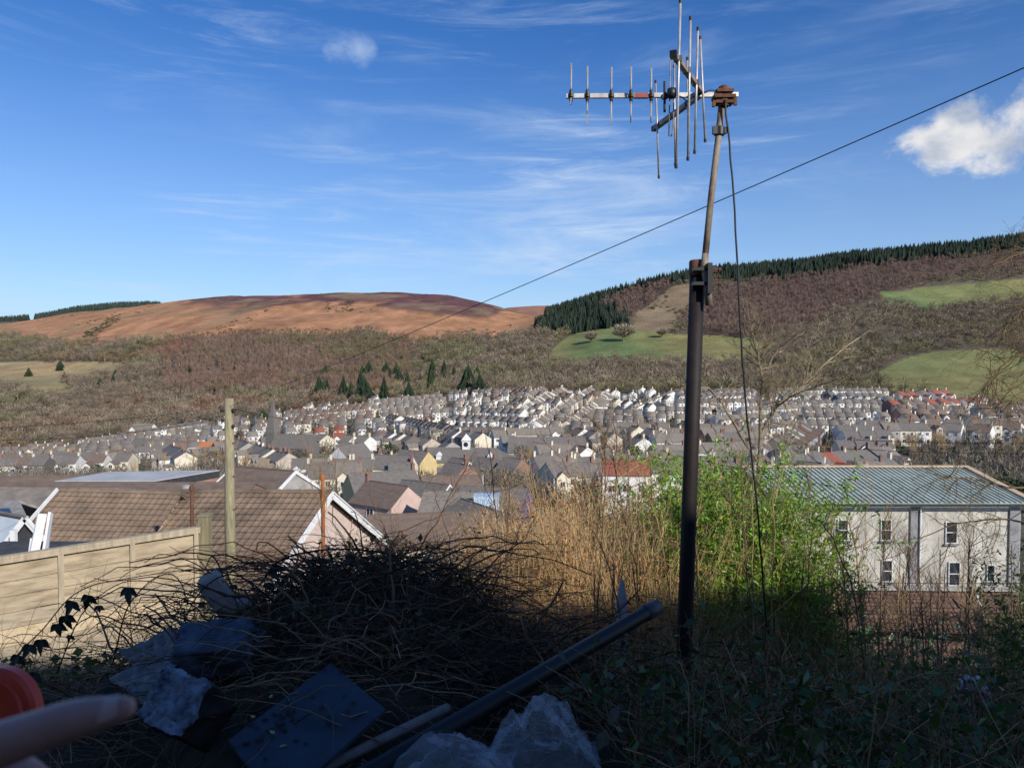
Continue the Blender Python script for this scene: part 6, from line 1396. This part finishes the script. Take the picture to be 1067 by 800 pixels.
shell([(1006,1026,729),(1007,1025,738),(1010,1022,750)],6.2,'black_panel',mat('black_fabric',(.015,.015,.017),None,6,.8))
m=MB(); m.tube([P(1003,708,6.2)-o,P(998,718,6.17)-o,P(996,735,6.17)-o],[.026,.022,.015],10); m.build('sleeve',MATS['white_fabric'],root,True); m=MB(); m.tube([P(1024,712,6.2)-o,P(1029,722,6.17)-o,P(1033,733,6.17)-o],[.026,.02,.015],10); m.build('sleeve',MATS['white_fabric'],root,True)
# pale leaf in front right of plastic
m=MB(); c=P(632,760,3.1); leafmesh(m,Vector((0,0,0)),(-.35,.05,-.9),(0,-1,.2),.11,.06); leafmesh(m,Vector((.01,.0,.03)),(.5,.0,.85),(0,-1,.2),.09,.05); ob=m.build('withered_leaf',mat('withered_tan_leaf',(.22,.2,.17),(.14,.12,.1),14),loc=c); tag(ob,'large withered tan leaf right of the plastic sheeting','leaf')
# ------------------------------------------------------------------ red round lid held at the left edge, and the pointing hand
root=empty('red_lid',P(-8,746,1.1)); o=root.location; rr=1.1/F; RED=mat('red_plastic',(.85,.075,.025),(.7,.05,.02),3,.4,spec=.5)
m=MB(); m.lathe([(0,.004),(30*rr,.004),(31*rr,.008),(38*rr,.0085),(39*rr,.004),(46*rr,.002),(49*rr,-.004),(49*rr,-.02),(47*rr,-.02),(46*rr,-.006),(0,-.003)],(0,0,0),64)
ob=m.build('disc',RED,root); m=MB(); m.lathe([(0.0,.0045),(.008,.0048),(.008,.009),(0,.010)],(0,0,0),20); m.build('centre_boss',RED,root,True)
root.rotation_euler=(R(82),0,R(-8)); tag(root,'round red plastic lid with a raised ring at the left edge','lid')
SK,nts,bs=new_mat('skin'); no=nts.nodes.new('ShaderNodeTexNoise'); no.inputs['Scale'].default_value=90; no.inputs['Detail'].default_value=6; tcs=nts.nodes.new('ShaderNodeTexCoord'); nts.links.new(tcs.outputs['Object'],no.inputs['Vector'])
rp=nts.nodes.new('ShaderNodeValToRGB'); rp.color_ramp.elements[0].color=(.40,.19,.15,1); rp.color_ramp.elements[1].color=(.55,.31,.25,1); nts.links.new(no.outputs[0],rp.inputs[0]); nts.links.new(rp.outputs[0],bs.inputs['Base Color']); bs.inputs['Roughness'].default_value=.5; bs.inputs['Subsurface Weight'].default_value=.15; bs.inputs['Subsurface Radius'].default_value=(.01,.004,.002); bs.inputs['Subsurface Scale'].default_value=.4
bn=nts.nodes.new('ShaderNodeBump'); bn.inputs['Strength'].default_value=.6; bn.inputs['Distance'].default_value=.0015; nts.links.new(no.outputs[0],bn.inputs['Height']); nts.links.new(bn.outputs[0],bs.inputs['Normal'])
def skin_obj(name,chains,parent=None):
    """chains: list of [(point,radius)...]; chains after the first start at an index of the first"""
    vs=[];es=[];rd=[]
    for ci,(start,ch) in enumerate(chains):
        prev=start
        for p,r in ch:
            vs.append(tuple(p)); rd.append(r); i=len(vs)-1
            if prev is not None: es.append((prev,i))
            prev=i
    me=bpy.data.meshes.new(name); me.from_pydata(vs,es,[]); ob=bpy.data.objects.new(name,me); COL.objects.link(ob); s=ob.modifiers.new('skin','SKIN')
    for i,r in enumerate(rd): me.skin_vertices[0].data[i].radius=(r,r)
    me.skin_vertices[0].data[0].use_root=True
    s.use_smooth_shade=True; s.branch_smoothing=.5; ss=ob.modifiers.new('smooth','SUBSURF'); ss.levels=3; ss.render_levels=3
    me.materials.append(SK); return ob
Dh=.275
tip=P(141,735,Dh); b1=P(72,750,Dh-.004); b2_=P(2,775,Dh-.006); kn=P(-75,805,Dh-.004)
ax=(kn-tip).normalized(); dn=Vector((.1,.0,-1)).normalized()
wr=kn+ax*.085+dn*.03; fa_=wr+ax*.22+dn*.10
palm=kn+ax*.045+dn*.028
ch=[(None,[(palm,.026),(wr,.025),(wr.lerp(fa_,.5),.031),(fa_,.038)])]
# index (pointing, straight)
ch.append((0,[(kn,.0118),(b2_.lerp(kn,.45),.0095),(b2_,.0093),(b2_.lerp(b1,.5),.0082),(b1,.0080),(b1.lerp(tip,.4),.0068),(b1.lerp(tip,.75),.0054),(tip.lerp(b1,.06),.0040),(tip,.0022)]))
# curled middle, ring, little
for i,(k,s) in enumerate(((1,1.0),(2,.93),(3,.76))):
    base=kn+ax*.006*k+dn*.019*k; f1=base-ax*.042*s+Vector((0,.006,0))+dn*.004; f2=f1+dn*.012+ax*.012*s+Vector((0,.022*s,0)); f3=f2+ax*.026*s
    ch.append((0,[(base,.0112*s),(base.lerp(f1,.5),.0098*s),(f1,.0092*s),(f2,.0084*s),(f3,.0076*s),(f3+ax*.01*s,.005*s)]))
tb_=palm+Vector((.0,.014,.018)); ch.append((0,[(tb_,.013),(tb_-ax*.03+Vector((0,.012,.004)),.0108),(tb_-ax*.052+Vector((0,.022,-.014)),.0096),(tb_-ax*.066+Vector((0,.024,-.03)),.0058)]))
hand=skin_obj('person',ch); tag(hand,'bare hand with outstretched index finger pointing in from the left edge','person')
m=MB(); c=tip-ax*-.009+Vector((0,-.0048,.0042)); 
vs=[];nn=Vector((0,-.72,.69)); sx=ax*-1; sy=nn.cross(sx).normalized()
for i in range(7):
    for j in range(7):
        u=i/6*2-1;v=j/6*2-1; vs.append(c+sx*.0055*u+sy*.0045*v*(1-.18*u*u)+nn*(.0012-.0018*v*v))
m.add([v for v in vs],[(i*7+j,i*7+j+1,(i+1)*7+j+1,(i+1)*7+j) for i in range(6) for j in range(6)]); nl=m.build('fingernail',mat('fingernail_pink',(.62,.38,.33),(.55,.33,.28),40,.3,spec=.5),hand,True)
# ------------------------------------------------------------------ bare and evergreen trees among the houses
def midtree(seed,H_,wide,tint):
    C={}; limb(C,[(0,0,-.5),(0,0,H_*.2),(.02*H_,0,H_*.4),(0,.02*H_,H_*.62)],H_*.022,tint,9,H_*.38,3,.6,.35,.6,3); 
    o=finish(C,'bare_tree','x','tree'); return o
pro=[midtree(i,7,1,(.62,.52,.38)) for i in range(3)]
def Yat(px_,py_,lo=60,hi=430): return Yfor(px_,py_,lo,hi)
spots=[]
def clump(x0,x1,y0,y1,n,where): 
    for i in range(n): spots.append((rnd.uniform(x0,x1),rnd.uniform(y0,y1),where))
clump(245,385,492,520,16,'between the telegraph pole and the cottage'); clump(545,640,492,512,10,'below the dark slate hall'); clump(925,1067,470,484,12,'behind the teal roof'); clump(60,260,486,498,14,'behind the pale flat roof')
clump(925,1080,456,472,14,'above the teal roof hip'); clump(0,235,478,490,16,'along the far left hedge line'); clump(240,300,470,490,8,'by the church'); clump(700,900,470,492,10,'behind the green shrub'); clump(330,400,500,530,7,'around the pinkish cottage')
for i,(x,y,wh) in enumerate(spots):
    src=pro[i%3]; o=src if i<3 else src.copy()
    if i>=3: COL.objects.link(o)
    Yt=Yat(x,y); q=P(x,y,Yt); s=rnd.uniform(.75,1.25)*(1+.0006*Yt); o.location=(q.x,Yt,float(terr(q.x,Yt))-.1); o.rotation_euler[2]=rnd.random()*6; o.scale=(s,s,s)
    tag(o,'bare winter tree standing among the houses '+wh,'tree','bare winter trees '+wh)
hxy=np.array([(h[6],h[7]) for h in H]); nb=6000; bY=np.exp(rs.uniform(math.log(170),math.log(760),nb)); bX=bY*rs.uniform(-.75,.75,nb); bZ=terr(bX,bY); gpx,gpy=proj(bX,bY,bZ)
okb=(gpy>np.interp(gpx,EDGE[0],EDGE[1]))&(np.min((bX[:,None]-hxy[None,:,0])**2+(bY[:,None]-hxy[None,:,1])**2,axis=1)>45)
pb=np.stack([bX,bY,bZ],-1)[okb]; print('scrub',len(pb)); evg=rs.rand(len(pb))<.28
scatter('garden_trees',bares,pb[~evg],4+5*rs.rand((~evg).sum()),np.full((~evg).sum(),1.),M_TWIG,np.ones(((~evg).sum(),3))*(.5+.5*rs.rand((~evg).sum(),1)),lab='small bare garden trees and hedges between the town houses',cat='garden trees')
scatter('garden_bushes',bush,pb[evg],2.5+3.5*rs.rand(evg.sum()),np.full(evg.sum(),1.),M_CON,np.ones((evg.sum(),3))*(1.0+1.2*rs.rand(evg.sum(),1))*np.array([1.2,1.25,.9]),lab='dark evergreen garden bushes between the town houses',cat='bushes')
etown=[(406,462,330,7,'dark round evergreen among the town houses above the cream villa'),(270,440,560,9,'wide dark evergreen at the left top edge of the town'),(728,462,300,8,'dark evergreen just right of the mast among houses'),(661,466,300,7,'dark evergreen left of the mast among houses'),(100,486,300,7,'dark evergreen behind the pale flat roof'),(908,483,150,4,'evergreen bush over the ridge of the teal roof'),(965,418,600,6,'dark evergreen beside the red brick houses'),(250,447,470,6,'small evergreen near the telegraph pole top'),(1050,470,140,9,'dark evergreen tree above the teal hip at right')]
for (x,y,Yt,h,lab) in etown:
    V,T=proto_conifer(5,12,.34); C_=[]; 
    n=700; d=rs.normal(size=(n,3)); d/=np.linalg.norm(d,axis=1,keepdims=True); r_=rs.uniform(.6,1,n)[:,None]*(1+.25*np.sin(d[:,:1]*7+d[:,1:2]*5)); pp=d*r_*np.array([.38,.38,.42])+np.array([0,0,.52])
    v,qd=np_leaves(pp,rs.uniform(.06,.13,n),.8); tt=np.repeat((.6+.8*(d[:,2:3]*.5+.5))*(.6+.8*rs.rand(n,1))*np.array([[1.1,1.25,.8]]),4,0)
    o=big_mesh('evergreen_tree',v*h,qd,M_CON,tt); p=P(x,y,Yt); o.location=(p.x,Yt,float(terr(p.x,Yt))); tag(o,lab,'tree')
